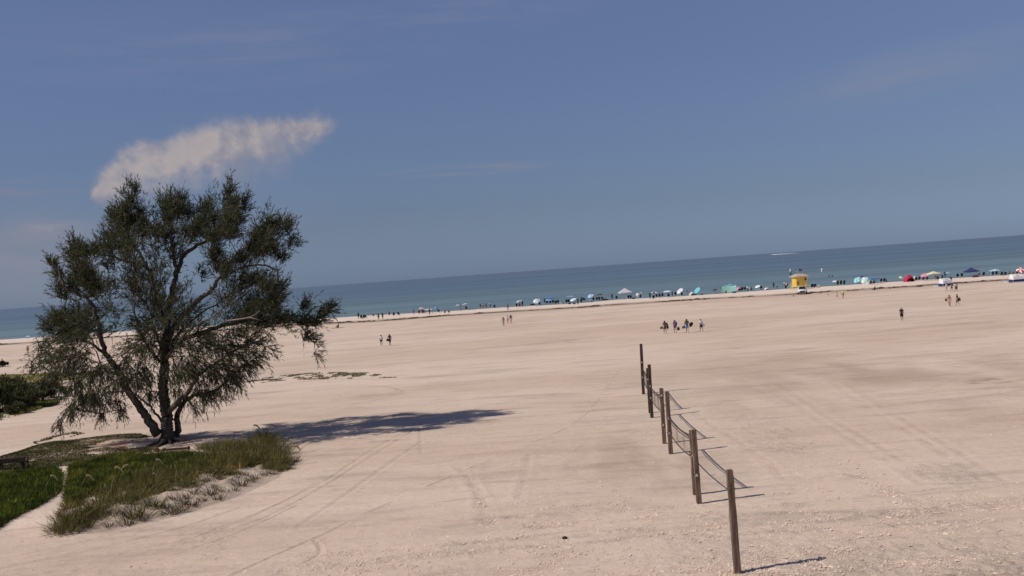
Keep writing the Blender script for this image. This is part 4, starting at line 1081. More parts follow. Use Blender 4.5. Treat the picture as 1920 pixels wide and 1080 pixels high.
def garment_mesh(pose, kind):
    if (pose, kind) in GARM: return GARM[(pose, kind)]
    body, bone, tt, J = body_mesh(pose); nm = {i: b for i, b in enumerate(BONES)}
    headz = np.array(J['head'][0])
    def ok(i, co):
        a, b = nm[bone[i]]; t = tt[i]; ab = (a, b)
        torso = ab in (('pelvis', 'waist'), ('waist', 'chest'), ('chest', 'upper')) or ab[0] == 'upper' and ab[1][:2] == 'sh'
        low = ab[0] == 'pelvis'
        if kind == 'shirt': return torso and not (ab == ('pelvis', 'waist') and t < .3) or (a[:2] == 'sh' and t < .62) or ab == ('upper', 'neck') and t < .3
        if kind == 'shorts': return low and (ab[1] != 'waist' or t < .8) or (a[:2] == 'hi' and t < .72)
        if kind == 'trunks': return low and (ab[1] != 'waist' or t < .6) or (a[:2] == 'hi' and t < .42)
        if kind == 'swimsuit': return torso and not (ab[0] == 'upper') or low or (a[:2] == 'hi' and t < .16)
        if kind == 'dress': return torso or low or (a[:2] == 'hi' and t < .85)
        if kind == 'bikini_top': return ab == ('waist', 'chest') and t > .55 or ab == ('chest', 'upper') and t < .35
        if kind == 'hair':
            r = np.array(co) - headz
            return ab in (('head', 'crown'), ('neck', 'head')) and (r[2] > .045 or (r[1] < -.005 and r[2] > -.09))
        if kind == 'hair_long':
            r = np.array(co) - headz
            return (ab in (('head', 'crown'), ('neck', 'head')) and (r[2] > .045 or r[1] < .0)) or (ab == ('upper', 'neck') and r[1] < -.03)
        return False
    off = {'shirt': .022, 'shorts': .026, 'trunks': .022, 'swimsuit': .012, 'dress': .03, 'bikini_top': .012, 'hair': .022, 'hair_long': .03}[kind]
    bm = bmesh.new(); bm.from_mesh(body); bm.normal_update(); bm.verts.ensure_lookup_table()
    keep = [ok(v.index, v.co) for v in bm.verts]
    bad = [f for f in bm.faces if sum(keep[v.index] for v in f.verts) < len(f.verts) * .7]
    for v in bm.verts: v.co += v.normal * off
    bmesh.ops.delete(bm, geom=bad, context='FACES')
    me = bpy.data.meshes.new(kind); bm.to_mesh(me); bm.free(); me.shade_smooth(); GARM[(pose, kind)] = me; return me
def person(px, py, pose, rz, label, skin='skin', top=None, bottom=None, hair=('hair', 'hair_dark'), hat=None, sc=1.0, group='people on the beach', at=None, dz=0):
    body, *_ , J = body_mesh(pose)
    o = mobj('person', body, M[skin]); p = ground(px, py) if at is None else Vector(at); p.z += dz
    o.location = p; o.rotation_euler.z = R(rz); o.scale = (sc, sc, sc); tag(o, label, 'person', group)
    for g in (top, bottom):
        if g: mobj(g[0] if g[0] != 'bikini_top' else 'bikini_top', garment_mesh(pose, g[0]), F(g[1]), o)
    if hair: mobj('hair', garment_mesh(pose, hair[0]), M[hair[1]], o)
    if hat:
        h = Vector(J['head'][0]); mb = MB()
        mb.tube([h + Vector((0, 0, .05)), h + Vector((0, 0, .062))], [.19, .19], 12); mb.tube([h + Vector((0, 0, .06)), h + Vector((0, 0, .13)), h + Vector((0, 0, .155))], [.115, .105, .06], 10)
        mb.obj('hat', F(hat), o, True)
    return o, p
def held(name, label, cat, mb, mat, o, offset, rz=None, sc=1.0):
    """a thing a person carries: its own top-level object"""
    b = mb.obj(name, mat, None, bevel=0)
    a = o.rotation_euler.z; q = Matrix.Rotation(a, 3, 'Z') @ (Vector(offset) * o.scale.x)
    b.location = o.location + q; b.rotation_euler.z = a if rz is None else R(rz); tag(b, label, cat); return b
def bagmesh(w, d, h): 
    m = MB().box((0, 0, 0), (w, d, h), None, .86); m.tube([(-w * .3, 0, h * .45), (-w * .25, 0, h * .85), (w * .25, 0, h * .85), (w * .3, 0, h * .45)], .015, 5); return m
def packmesh():
    return MB().ball((0, 0, 0), (.21, .15, .29), 10, 7).box((0, -.13, -.06), (.26, .10, .24), None, .85)
def boardmesh():
    P = [(-.24, 0, -.5), (.24, 0, -.5), (.26, 0, .2), (.16, 0, .46), (0, 0, .54), (-.16, 0, .46), (-.26, 0, .2)]
    return MB().slab(P, .05)
def foldchair():
    m = MB()
    for s in (-.26, .26): m.tube([(s, 0, -.5), (s, .0, .5)], .016, 5)
    m.box((0, .02, .1), (.5, .03, .62)); m.box((0, -.05, -.12), (.48, .03, .5)); return m

A = 'people walking on the open sand'
# couple left of centre
o, _ = person(715.5, 649, 'walk', 10, 'left one of two walkers in mid beach, white top and dark trunks', 'skin', ('shirt', 'white'), ('trunks', 'black'), group=A, sc=.98)
o, _ = person(731.5, 648, 'walk', -5, 'right one of two walkers in mid beach, all in dark clothes', 'skin_tan', ('shirt', 'charcoal'), ('shorts', 'black'), group=A)
held('beach_bag', 'dark shoulder bag held by the darkly dressed walker in mid beach', 'bag', bagmesh(.36, .16, .34), M['black'], o, (-.30, -.1, .85))
# trio in the middle
o, _ = person(944.5, 612, 'carry', 0, 'walker with bare back at the left of the central trio', 'skin_tan', None, ('trunks', 'grey'), group=A, sc=1.0)
o, _ = person(952.5, 608, 'walk', 15, 'walker in white in the middle of the central trio', 'skin_pale', ('shirt', 'white'), ('shorts', 'palegrey'), group=A, sc=.95)
o, _ = person(958.5, 607, 'walk', -10, 'walker with brown top at the right of the central trio', 'skin', ('shirt', 'brown'), ('shorts', 'beige'), group=A, sc=.98)
# the four
o, _ = person(1247.5, 625.5, 'carry', 8, 'first from left of four walkers in a row, brown shirt', 'skin_tan', ('shirt', 'brown'), ('shorts', 'brown'), group=A)
held('folded_chair', 'dark folded chair under the right arm of the brown shirted walker', 'chair', foldchair(), F('charcoal'), o, (.34, .05, .95), 62, ).rotation_euler.y = R(-22)
held('beach_bag', 'dark bag at the left hand of the brown shirted walker', 'bag', bagmesh(.36, .2, .26), F('brown'), o, (-.42, .12, .78))
o, _ = person(1266.5, 625, 'walk', 0, 'second of four walkers in a row, in dark purple', 'skin', ('shirt', 'purple'), ('trunks', 'purple'), group=A, sc=1.02)
held('backpack', 'big dark purple backpack on the second of four walkers', 'backpack', packmesh(), F('purple'), o, (.08, -.22, 1.25))
held('beach_bag', 'black bag hanging low beside the second of four walkers', 'bag', bagmesh(.32, .18, .40), M['black'], o, (.42, .05, .55))
o, _ = person(1289, 624, 'carry', -5, 'third of four walkers in a row, olive top and blue shorts', 'skin', ('shirt', 'charcoal'), ('shorts', 'blue'), group=A, sc=1.05)
held('backpack', 'wide grey olive backpack on the third of four walkers', 'backpack', packmesh(), fabric('cloth_olive', (.10, .09, .06)), o, (-.1, -.22, 1.28), sc=1.2)
held('bodyboard', 'black bodyboard sticking out right of the third of four walkers', 'bodyboard', boardmesh(), M['black'], o, (.50, .1, 1.0), 55).rotation_euler.y = R(80)
held('beach_bag', 'dark blue bag low on the left of the third of four walkers', 'bag', bagmesh(.40, .2, .30), F('navy'), o, (-.40, .1, .70))
o, _ = person(1315.5, 622.5, 'walk', 20, 'last of four walkers in a row, white top and black shorts', 'skin_tan', ('shirt', 'white'), ('shorts', 'black'), group=A, sc=.98)
held('beach_bag', 'white bag carried by the last of four walkers', 'bag', bagmesh(.36, .16, .34), F('white'), o, (.36, .1, .85))
# lone walker and the groups on the right
person(1691.5, 603, 'stand', 180, 'lone walker in black shirt and shorts facing the camera', 'skin_pale', ('shirt', 'black'), ('shorts', 'black'), ('hair', 'hair_grey'), group=A, sc=1.02)
o, _ = person(1781, 575, 'carry', 150, 'left one of a pair below the nearer white cabana, dark bag on the arm', 'skin_tan', ('bikini_top', 'charcoal'), ('trunks', 'pink'), ('hair_long', 'hair_dark'), group=A, sc=1.0)
held('beach_bag', 'dark brown bag of the left walker below the nearer cabana', 'bag', bagmesh(.34, .2, .36), F('brown'), o, (.42, .1, 1.0))
o, _ = person(1796, 573.5, 'walk', 40, 'right one of a pair below the nearer white cabana, brown dress', 'skin', ('shirt', 'brown'), ('shorts', 'brown'), ('hair_long', 'hair_brown'), group=A, sc=1.0)
held('beach_bag', 'brown shoulder bag of the right walker below the nearer cabana', 'bag', bagmesh(.40, .22, .42), F('brown'), o, (.30, -.12, .9))
person(1775.5, 547.5, 'walk', 0, 'walker in pale grey beside the nearer white cabana', 'skin_pale', ('shirt', 'palegrey'), ('shorts', 'lilac'), group=A, sc=.95)
person(1785, 547.5, 'walk', 20, 'walker in black trunks right of the nearer white cabana', 'skin', None, ('trunks', 'black'), group=A, sc=.95)
o, _ = person(1793, 547.5, 'carry', 30, 'walker in white top farthest right by the nearer cabana', 'skin_tan', ('shirt', 'white'), ('shorts', 'brown'), group=A, sc=.98)
held('bodyboard', 'brown bodyboard of the walker in the white top by the cabana', 'bodyboard', boardmesh(), F('brown'), o, (.38, .05, 1.0), 60)
person(1570, 559.5, 'walk', 60, 'walker in dark hair and pink shorts beside the green shirted one', 'skin_pale', ('swimsuit', 'rose'), ('trunks', 'pink'), ('hair_long', 'hair_dark'), group=A, sc=.85)
person(1581, 559.5, 'walk', -60, 'walker in a bright green shirt in front of the black chairs', 'skin_tan', ('shirt', 'lime'), ('shorts', 'maroon'), group=A, sc=.95)
person(952.5, 582, 'stand', 0, 'lone stander in swim trunks on the tide mark above the central trio', 'skin_tan', None, ('trunks', 'brown'), group=A)

# ------------------------------------------------------------------ beach furniture builders
def umbrella(px, py, r, label, c1, c2=None, h=2.0, tilt=(0, 0), rz=0, deep=.35, group='beach umbrellas along the water'):
    p = ground(px, py); root = empty('beach_umbrella', p, R(rz)); tag(root, label, 'umbrella', group)
    top = Vector((0, 0, h)); rot = Matrix.Rotation(R(tilt[0]), 3, 'X') @ Matrix.Rotation(R(tilt[1]), 3, 'Y')
    piv = Vector((0, 0, h * .62))
    def T(v): return piv + rot @ (Vector(v) - piv)
    MB().tube([(0, 0, -.25), piv, T(top)], .025, 6).obj('pole', M['metal'], root)
    dz = r * deep; mb = MB(); n = 16; rings = 5
    for lay in (0, -.012):
        for k in range(rings + 1):
            q = k / rings
            for a in range(n):
                an = 2 * math.pi * a / n; s = 1 if a % 2 == 0 else .955 + .045 * (1 - q)
                mb.v.append(tuple(T((math.cos(an) * r * q * s, math.sin(an) * r * q * s, h - dz * q ** 1.7 + lay))))
    L = (rings + 1) * n
    for lay in range(2):
        for k in range(rings):
            for a in range(n):
                f = (lay * L + k * n + a, lay * L + k * n + (a + 1) % n, lay * L + (k + 1) * n + (a + 1) % n, lay * L + (k + 1) * n + a)
                mb.f.append(f if lay else f[::-1])
    for a in range(n): mb.f.append((rings * n + a, rings * n + (a + 1) % n, L + rings * n + (a + 1) % n, L + rings * n + a))
    me = mb.mesh('canopy', True); o = mobj('canopy', me, [F(c1)] + ([F(c2)] if c2 else []), root)
    if c2:
        for f in me.polygons:
            cco = rot.inverted() @ (Vector(f.center) - piv); an = math.atan2(cco.y, cco.x) % (2 * math.pi)
            f.material_index = int(an / (math.pi / 4)) % 2
    rb = MB()
    for a in range(8):
        an = 2 * math.pi * a / 8; rb.tube([T((0, 0, h - .35)), T((math.cos(an) * r * .5, math.sin(an) * r * .5, h - dz * .32 - .03))], .008, 4)
    rb.obj('rib_frame', M['metal'], root)
    MB().ball(T((0, 0, h + .04)), (.03, .03, .06), 6, 4).obj('finial', M['metal'], root)
    return root
def canopy(px, py, w, h, label, c, peak=.75, valance=.22, rz=0, group='pop-up canopies along the water'):
    p = ground(px, py); root = empty('popup_canopy', p, R(rz)); tag(root, label, 'canopy', group); q = w / 2
    for sx in (-1, 1):
        for sy in (-1, 1): MB().box((sx * (q - .05), sy * (q - .05), h / 2 - .05), (.05, .05, h + .1)).obj('leg', M['metal'], root)
    mb = MB(); pk = (0, 0, h + peak); cs = [(-q, -q), (q, -q), (q, q), (-q, q)]; n = 6
    for k in range(4):
        a, b = Vector((*cs[k], h)), Vector((*cs[(k + 1) % 4], h)); t = Vector(pk)
        mb.slab([a, b, b.lerp(t, .5) - Vector((0, 0, peak * .06)), a.lerp(t, .5) - Vector((0, 0, peak * .06))], .015)
        mb.slab([a.lerp(t, .5) - Vector((0, 0, peak * .06)), b.lerp(t, .5) - Vector((0, 0, peak * .06)), t], .015)
    mb.obj('roof', F(c), root)
    for k in range(4):
        a, b = Vector((*cs[k], h)), Vector((*cs[(k + 1) % 4], h)); out = ((a + b) / 2); out.z = 0; out = out.normalized() * .004
        MB().slab([a + out - Vector((0, 0, valance)), b + out - Vector((0, 0, valance)), b + out, a + out], .012).obj('valance', F(c), root)
    fr = MB()
    for k in range(4):
        a, b = Vector((*cs[k], h - .28)) * .97, Vector((*cs[(k + 1) % 4], h - .28)) * .97
        a.z = b.z = h - .1; m = (a + b) / 2; m.z = h - .45; fr.tube([a, m, b], .014, 4)
    fr.obj('truss', M['metal'], root); return root
CHAIR = {}
def chair(px, py, rz, label, c='navy', low=False, group='beach chairs along the water', at=None, high=False):
    p = ground(px, py) if at is None else Vector(at); k = (low, high)
    if k not in CHAIR:
        sh = .22 if low else .38; bh = .62 if not high else .95
        seat = MB().slab([(-.27, -.24, sh - .06), (.27, -.24, sh - .06), (.27, .26, sh), (-.27, .26, sh)], .03).mesh('seat')
        back = MB().slab([(-.27, -.24, sh - .04), (-.27, -.24 - bh * .35, sh + bh), (.27, -.24 - bh * .35, sh + bh), (.27, -.24, sh - .04)], .03).mesh('backrest')
        fr = MB()
        for s in (-.29, .29):
            fr.tube([(s, -.24 - bh * .35, sh + bh), (s, -.22, sh - .04), (s, .30, sh)], .014, 5); fr.tube([(s, .30, sh), (s, .02, 0)], .014, 5); fr.tube([(s, -.20, sh), (s, -.42, 0)], .014, 5)
            fr.tube([(s, -.30, sh + .22), (s, .28, sh + .22), (s, .24, sh)], .016, 5)
        fr.tube([(-.30, -.24 - bh * .35, sh + bh), (.30, -.24 - bh * .35, sh + bh)], .014, 5); fr.tube([(-.30, .30, sh - .01), (.30, .30, sh - .01)], .014, 5)
        CHAIR[k] = (seat, back, fr.mesh('frame'))
    root = empty('beach_chair', p, R(rz)); tag(root, label, 'beach chair', group); s, b, f = CHAIR[k]
    mobj('seat', s, F(c), root); mobj('backrest', b, F(c), root); mobj('frame', f, M['metal'], root); return root, p
def sitter(px, py, rz, chair_label, person_label, c='navy', skin='skin_tan', top=None, bottom=('trunks', 'black'), hair=('hair', 'hair_dark'), hat=None):
    r_, p = chair(px, py, rz, chair_label, c)
    person(0, 0, 'sit', rz, person_label, skin, top, bottom, hair, hat, .98, 'people sitting by the water', at=(p.x, p.y, p.z))
def thing_box(name, px, py, size, label, cat, mat, rz=0, lid=None, handle=False, group=None):
    p = ground(px, py); root = empty(name, p, R(rz)); tag(root, label, cat, group); w, d, h = size
    MB().box((0, 0, h * .42), (w, d, h * .84)).obj('body', mat, root, bevel=.03)
    MB().box((0, 0, h * .92), (w * 1.03, d * 1.03, h * .14)).obj('lid', lid or M['white_paint'], root, bevel=.02)
    if handle: MB().tube([(-w * .45, 0, h * .7), (-w * .5, 0, h * 1.35), (w * .5, 0, h * 1.35), (w * .45, 0, h * .7)], .02, 5).obj('handle', M['metal'], root)
    return root
def towel(px, py, label, c, rz=0, w=1.0, l=1.9):
    p = ground(px, py); mb = MB(); n = 8
    for k in range(n + 1):
        for s in (-1, 1):
            x, y = s * w / 2, (k / n - .5) * l; mb.v.append((x, y, .035 + .015 * math.sin(k * 1.7 + s)))
    for k in range(n): mb.f.append((2 * k, 2 * k + 1, 2 * k + 3, 2 * k + 2))
    i = len(mb.v); mb.v += [(x, y, z - .03) for x, y, z in mb.v[:i]]
    for k in range(n): mb.f.append((i + 2 * k, i + 2 * k + 2, i + 2 * k + 3, i + 2 * k + 1))
    o = mb.obj('towel', F(c)); o.location = p; o.rotation_euler.z = R(rz); tag(o, label, 'towel'); return o
def dome_tent(px, py, w, h, d, label, c, c2=None, rz=0, name='beach_tent'):
    p = ground(px, py); root = empty(name, p, R(rz)); tag(root, label, 'tent'); mb = MB(); n, m = 12, 7
    for a in range(m + 1):
        v = a / m
        for k in range(n + 1):
            u = k / n; an = math.pi * u; s = math.sin(v * math.pi * .5) if True else 1
            yy = (v - .5) * d; prof = (1 - .55 * (2 * abs(v - .45)) ** 2)
            mb.v.append((math.cos(an) * w / 2 * (.75 + .25 * prof), yy, math.sin(an) ** .8 * h * prof))
    for a in range(m):
        for k in range(n): i = a * (n + 1) + k; mb.f.append((i, i + 1, i + n + 2, i + n + 1))
    bm_i = len(mb.v); mb.v += [(x * .985, y, z * .985) for x, y, z in mb.v[:bm_i]]
    for f in list(mb.f): mb.f.append(tuple(q + bm_i for q in f[::-1]))
    mb.obj('shell', F(c), root, True)
    MB().box((0, 0, .015), (w * .95, d, .03)).obj('floor_sheet', F(c2 or c), root)
    MB().slab([(-w * .36, d / 2 - .05, .05), (w * .36, d / 2 - .05, .05), (w * .30, d / 2 - .12, h * .3), (-w * .30, d / 2 - .12, h * .3)], .02).obj('back_wall', F(c2 or c), root)
    for s in (-1, 1):
        MB().tube([(s * w * .49, -d / 2, 0), (s * w * .30, -d * .2, h * .82), (0, 0, h + .03), (-s * w * .30, d * .2, h * .82), (-s * w * .49, d / 2, 0)], .012, 5).obj('tent_pole', M['metal'], root)
    return root

# ------------------------------------------------------------------ lifeguard tower
def tower():
    p = ground(1501, 542); root = empty('lifeguard_tower', p, R(8)); tag(root, 'yellow lifeguard hut on legs at the water edge', 'lifeguard tower')
    w, d, z0, z1 = 3.0, 3.0, .75, 3.15
    for sx in (-1, 1):
        for sy in (-1, 1): MB().box((sx * 1.45, sy * 1.45, z0 / 2 - .1), (.16, .16, z0 + .2)).obj('leg', M['yellow_trim'], root)
    MB().box((0, 0, z0), (3.5, 3.7, .14)).obj('deck', M['yellow_trim'], root, bevel=.02)
    def wall(name, c, size):
        return MB().box(c, size).obj(name, M['yellow_paint'], root, bevel=.01)
    t = .08
    wb = wall('wall', (0, -d / 2 + .3, (z0 + z1) / 2 + .07), (w, t, z1 - z0 - .01))
    wl = wall('wall', (-w / 2 + t / 2, .3, (z0 + z1) / 2 + .07), (t, d - .3, z1 - z0 - .02)); wr = wall('wall', (w / 2 - t / 2, .3, (z0 + z1) / 2 + .07), (t, d - .3, z1 - z0 - .02))
    wf = wall('wall', (0, d / 2 + .2, z0 + .6), (w - .2, t, 1.0))
    y = -d / 2 + .3 - .05
    for k in range(5): MB().box((-w / 2 + .4 + k * .58, y, (z0 + z1) / 2), (.06, .04, z1 - z0 - .2)).obj('batten', M['yellow_trim'], wb)
    for k in range(4): MB().box((-1.05, y - .01, z0 + .55 + k * .24), (.62, .05, .09)).obj('louvre', M['black'], wb)
    wn = MB().box((.95, y + .005, z0 + 1.75), (.5, .06, .62)).obj('window', M['glass'], root)
    MB().box((.95, y - .02, z0 + 1.40), (.66, .06, .07)).obj('sill', M['yellow_trim'], wn)
    MB().box((.95, y - .02, z0 + 2.10), (.66, .06, .07)).obj('frame', M['yellow_trim'], wn)
    dr = MB().box((1.0, y - .005, z0 + .62), (.7, .05, .75)).obj('notice_panel', fabric('pale_panel', (.72, .62, .52)), root)
    # hipped roof with overhang
    e = 1.95; hz = z1 + .12; rb = MB()
    P = [(-e, -e + .3, hz), (e, -e + .3, hz), (e, e + .3, hz), (-e, e + .3, hz)]; tp = [(-.7, -.4, hz + .62), (.7, -.4, hz + .62), (.7, 1.0, hz + .62), (-.7, 1.0, hz + .62)]
    rb.v = P + tp + [(x, yy, zz - .14) for x, yy, zz in P]
    rb.f = [(0, 1, 5, 4), (1, 2, 6, 5), (2, 3, 7, 6), (3, 0, 4, 7), (4, 5, 6, 7), (8, 9, 1, 0), (9, 10, 2, 1), (10, 11, 3, 2), (11, 8, 0, 3), (11, 10, 9, 8)]
    rf = rb.obj('roof', M['roof_tan'], root)
    MB().box((0, .3, hz + .78), (.5, .5, .32)).obj('vent', M['roof_tan'], rf)
    # stair with rails on the left
    for k in range(4): MB().box((-1.95 - .28 * (3 - k), .2, .12 + k * .17), (.3, .9, .06)).obj('step', M['yellow_trim'], root)
    for sy in (-.28, .68):
        MB().tube([(-2.9, sy, .05), (-2.9, sy, .95), (-1.75, sy, 1.65), (-1.75, sy, z0)], .035, 6).obj('handrail', M['yellow_trim'], root)
    for sx in (-1.7, 1.7): MB().tube([(sx, 1.2, z0), (sx, 1.2, z0 + 1.0), (sx, 1.82, z0 + 1.0), (sx, 1.82, z0)], .035, 6).obj('handrail', M['yellow_trim'], root)
    pl = MB().tube([(.05, .3, hz + .9), (.05, .3, hz + 2.05)], .03, 6).obj('flag_pole', M['metal'], root)
    mb = MB(); n = 6
    for k in range(n + 1):
        for zz in (0, .62): mb.v.append((.08 + k * .12, .3 + .06 * math.sin(k * 1.3), hz + 1.35 + zz - .03 * k))
    for k in range(n): mb.f.append((2 * k, 2 * k + 2, 2 * k + 3, 2 * k + 1))
    i = len(mb.v); mb.v += [(x, yy + .01, zz) for x, yy, zz in mb.v[:i]]; mb.f += [tuple(q + i for q in f[::-1]) for f in list(mb.f)]
    tag(mb.obj('flag', F('purple'), pl), 'limp purple flag')
    s2 = MB().tube([(-.55, .3, hz + .6), (-.55, .3, hz + 1.15)], .03, 6).obj('speaker_pole', M['metal'], root)
    MB().ball((-.55, .3, hz + 1.22), (.18, .14, .16), 8, 6).obj('loudspeaker', F('rose'), s2)
tower()

# ------------------------------------------------------------------ patrol car
def car():
    p = ground(1505, 551.5); root = empty('patrol_car', p, R(-106)); tag(root, 'white patrol car with light bar parked before the yellow hut', 'car')
    # local: front is +X, left +Y; length 4.7 width 1.85
    prof_low = [(-2.35, .42), (2.30, .40), (2.38, .60), (2.32, .88), (2.10, .98), (1.05, 1.10), (-2.30, 1.12), (-2.40, .9)]
    mb = MB(); mb.slab([(x, -.92, z) for x, z in prof_low], -1.84 if False else 1.84)
    me = mb.mesh('body'); bm = bmesh.new(); bm.from_mesh(me)
    bmesh.ops.bevel(bm, geom=list(bm.edges), offset=.07, segments=2, affect='EDGES', clamp_overlap=True); bm.to_mesh(me); bm.free(); me.shade_smooth()
    # slab grows along the polygon normal, so centre the body on y = 0 whichever way that is
    ys = [v.co.y for v in me.vertices]; off = (max(ys) + min(ys)) / 2
    for v in me.vertices: v.co.y -= off
    mobj('body', me, M['white_paint'], root)
    cab = MB(); lo = [(1.05, 1.08), (-2.15, 1.10)]; hi = [(.30, 1.72), (-1.95, 1.74)]
    cab.v = [(lo[0][0], -.86, lo[0][1]), (lo[0][0], .86, lo[0][1]), (lo[1][0], .86, lo[1][1]), (lo[1][0], -.86, lo[1][1]), (hi[0][0], -.70, hi[0][1]), (hi[0][0], .70, hi[0][1]), (hi[1][0], .70, hi[1][1]), (hi[1][0], -.70, hi[1][1])]
    cab.f = [(0, 1, 5, 4), (1, 2, 6, 5), (2, 3, 7, 6), (3, 0, 4, 7), (4, 5, 6, 7), (3, 2, 1, 0)]
    cab.obj('cabin', M['white_paint'], root, bevel=.05)
    def inset(a, b, c, d, k=.12, out=.012):
        P = [Vector(cab_v) for cab_v in (a, b, c, d)]; cen = sum(P, Vector()) / 4; n = (P[1] - P[0]).cross(P[3] - P[0]).normalized()
        return [q.lerp(cen, k) + n * out for q in P]
    v0 = [(lo[0][0], -.86, lo[0][1]), (lo[0][0], .86, lo[0][1]), (lo[1][0], .86, lo[1][1]), (lo[1][0], -.86, lo[1][1]), (hi[0][0], -.70, hi[0][1]), (hi[0][0], .70, hi[0][1]), (hi[1][0], .70, hi[1][1]), (hi[1][0], -.70, hi[1][1])]
    for nm, f in (('windscreen', (0, 1, 5, 4)), ('rear_window', (2, 3, 7, 6))):
        MB().slab(inset(*[v0[i] for i in f], k=.14), .02).obj(nm, M['glass'], root)
    for f in ((1, 2, 6, 5), (3, 0, 4, 7)):
        a, b, c, d = [Vector(v0[i]) for i in f]
        for t0, t1 in ((.04, .33), (.36, .64), (.67, .95)):
            q = [a.lerp(b, t0), a.lerp(b, t1), d.lerp(c, t1), d.lerp(c, t0)]
            MB().slab(inset(*q, k=.10), .02).obj('side_window', M['glass'], root)
    for sx in (1.45, -1.45):
        for sy in (-.86, .86):
            w = MB().tube([(sx, sy - .12, .37), (sx, sy + .12, .37)], .37, 18).obj('wheel', M['rubber'], root)
            MB().tube([(sx, sy - .13, .37), (sx, sy + .13, .37)], .21, 12).obj('rim', M['metal'], w)
    MB().box((2.37, 0, .72), (.05, 1.05, .22)).obj('grille', M['black'], root)
    MB().box((2.37, 0, .48), (.10, 1.7, .16)).obj('bumper', M['black'], root, bevel=.03)
    for sy in (-.70, .70):
        MB().box((2.34, sy, .76), (.08, .30, .17)).obj('headlight', fabric('lamp_glass', (.75, .75, .78)), root, bevel=.02)
        MB().box((-2.40, sy * 1.1, .90), (.06, .16, .34)).obj('tail_light', F('red'), root)
        MB().box((.75, sy * 1.42, 1.16), (.16, .14, .14)).obj('mirror', M['white_paint'], root, bevel=.02)
    MB().box((-.25, 0, 1.80), (.28, 1.15, .10)).obj('light_bar', F('orange'), root, bevel=.02)
    MB().box((-1.3, 0, 1.78), (1.1, 1.0, .06)).obj('roof_rack', M['black'], root)
    tag(MB().ball((-1.5, 0, 1.84), (.75, .14, .06), 8, 6).obj('rescue_board', F('red'), root), 'red rescue board on the roof rack')
car()

# ------------------------------------------------------------------ rental cabanas
def cabana(px, py, label, rz, sc=1.0):
    p = ground(px, py); root = empty('beach_cabana', p, R(rz)); root.scale = (sc, sc, sc); tag(root, label, 'cabana', 'white and navy beach cabanas')
    W = 2.2
    hood = MB(); prof = [(-.85, .50), (-.72, 1.05), (-.25, 1.42), (.35, 1.46), (.62, 1.36)]
    for x in (-W / 2, W / 2):
        for y, z in prof: hood.v.append((x * (1 - .16 * (z - .5)), y, z))
    n = len(prof)
    for k in range(n - 1): hood.f.append((k, k + 1, n + k + 1, n + k))
    i = len(hood.v); hood.v += [(x * .97, y * .97, z - .03) for x, y, z in hood.v[:i]]; hood.f += [tuple(q + i for q in f[::-1]) for f in list(hood.f)]
    for f in ((0, n), (n - 1, 2 * n - 1)): hood.f.append((f[0], f[1], f[1] + i, f[0] + i))
    h = hood.obj('hood', F('white'), root)
    for s in (-1, 1):
        MB().slab([(s * W / 2, -.85, .50), (s * W / 2 * .91, -.72, 1.05), (s * W / 2 * .85, -.25, 1.42), (s * W / 2 * .85, .35, 1.46), (s * W / 2 * .96, .45, .6)], .02 * s).obj('side_panel', F('white'), root)
    c, a, b = Vector((0, -.50, 1.235)), Vector((1, 0, 0)), Vector((0, .47, .37)).normalized()
    nrm = a.cross(b).normalized(); P = [c - nrm * (-.0) + a * .42 * math.cos(t) + b * .17 * math.sin(t) for t in [k * math.pi / 8 for k in range(16)]]
    if nrm.z < 0: nrm = -nrm
    MB().slab([q + nrm * .012 for q in P], .006).obj('oval_print', F('beige'), h)
    MB().box((0, -.83, .28), (W * .99, .06, .46)).obj('skirt', F('navy'), root)
    for s in (-1, 1): MB().box((s * W * .48, -.1, .28), (.06, 1.35, .44)).obj('skirt', F('navy'), root)
    MB().box((0, .55, .26), (1.9, 2.4, .16)).obj('mattress', F('blue'), root, bevel=.03)
    MB().box((0, .55, .10), (1.95, 2.45, .12)).obj('base_frame', M['white_paint'], root)
    for s in (-1, 1):
        MB().tube([(s * W / 2, -.80, .05), (s * W / 2 * .87, -.1, 1.45), (s * W / 2, .6, .3)], .025, 6).obj('hoop', M['white_paint'], root)
    MB().box((-.3, -1.35, .05), (1.5, .8, .06)).obj('mat', F('palegrey'), root, bevel=.01)
cabana(1772, 536.5, 'white and navy cabana standing nearer, left of the walkers', 20, 1.10)
cabana(1905, 529, 'white and navy cabana at the far right edge of the picture', 12, 1.14)

# ------------------------------------------------------------------ along the water, left to right
W = 'people standing by the water'
def stand(px, py, rz, label, skin='skin_tan', top=None, bottom=('trunks', 'black'), hair=('hair', 'hair_dark'), pose='stand', dz=0, sc=1.0, hat=None, z=None):
    if z is not None:
        q = flat(px, py, SEA_Z); return person(0, 0, pose, rz, label, skin, top, bottom, hair, hat, sc, 'people in the water', at=(q.x, q.y, SEA_Z + z))
    return person(px, py, pose, rz, label, skin, top, bottom, hair, hat, sc, W, dz=dz)
stand(672.4, 598, 10, 'dark stander at the left end of the leftmost beach group', 'skin_dark', ('shirt', 'black'), ('shorts', 'black'))
sitter(677.8, 598, 0, 'black chair next to the leftmost stander', 'sitter in black next to the leftmost stander', 'black', 'skin_dark', ('shirt', 'black'))
sitter(682.2, 597.6, 15, 'grey chair in the middle of the leftmost group', 'sitter in grey in the middle of the leftmost group', 'charcoal', 'skin_tan', ('shirt', 'grey'))
chair(686, 597.2, -10, 'empty dark chair at the right end of the leftmost group', 'black')
stand(700.2, 594, 0, 'dark wader waist deep behind the leftmost group', 'skin_dark', None, z=-.75)
stand(710, 600, 0, 'left of two standers in dark dress right of the leftmost group', 'skin_dark', ('dress', 'maroon'), None)
stand(717.8, 599, 20, 'right of two standers right of the leftmost group, dark shirt', 'skin_dark', ('shirt', 'charcoal'), ('shorts', 'brown'), pose='hips')
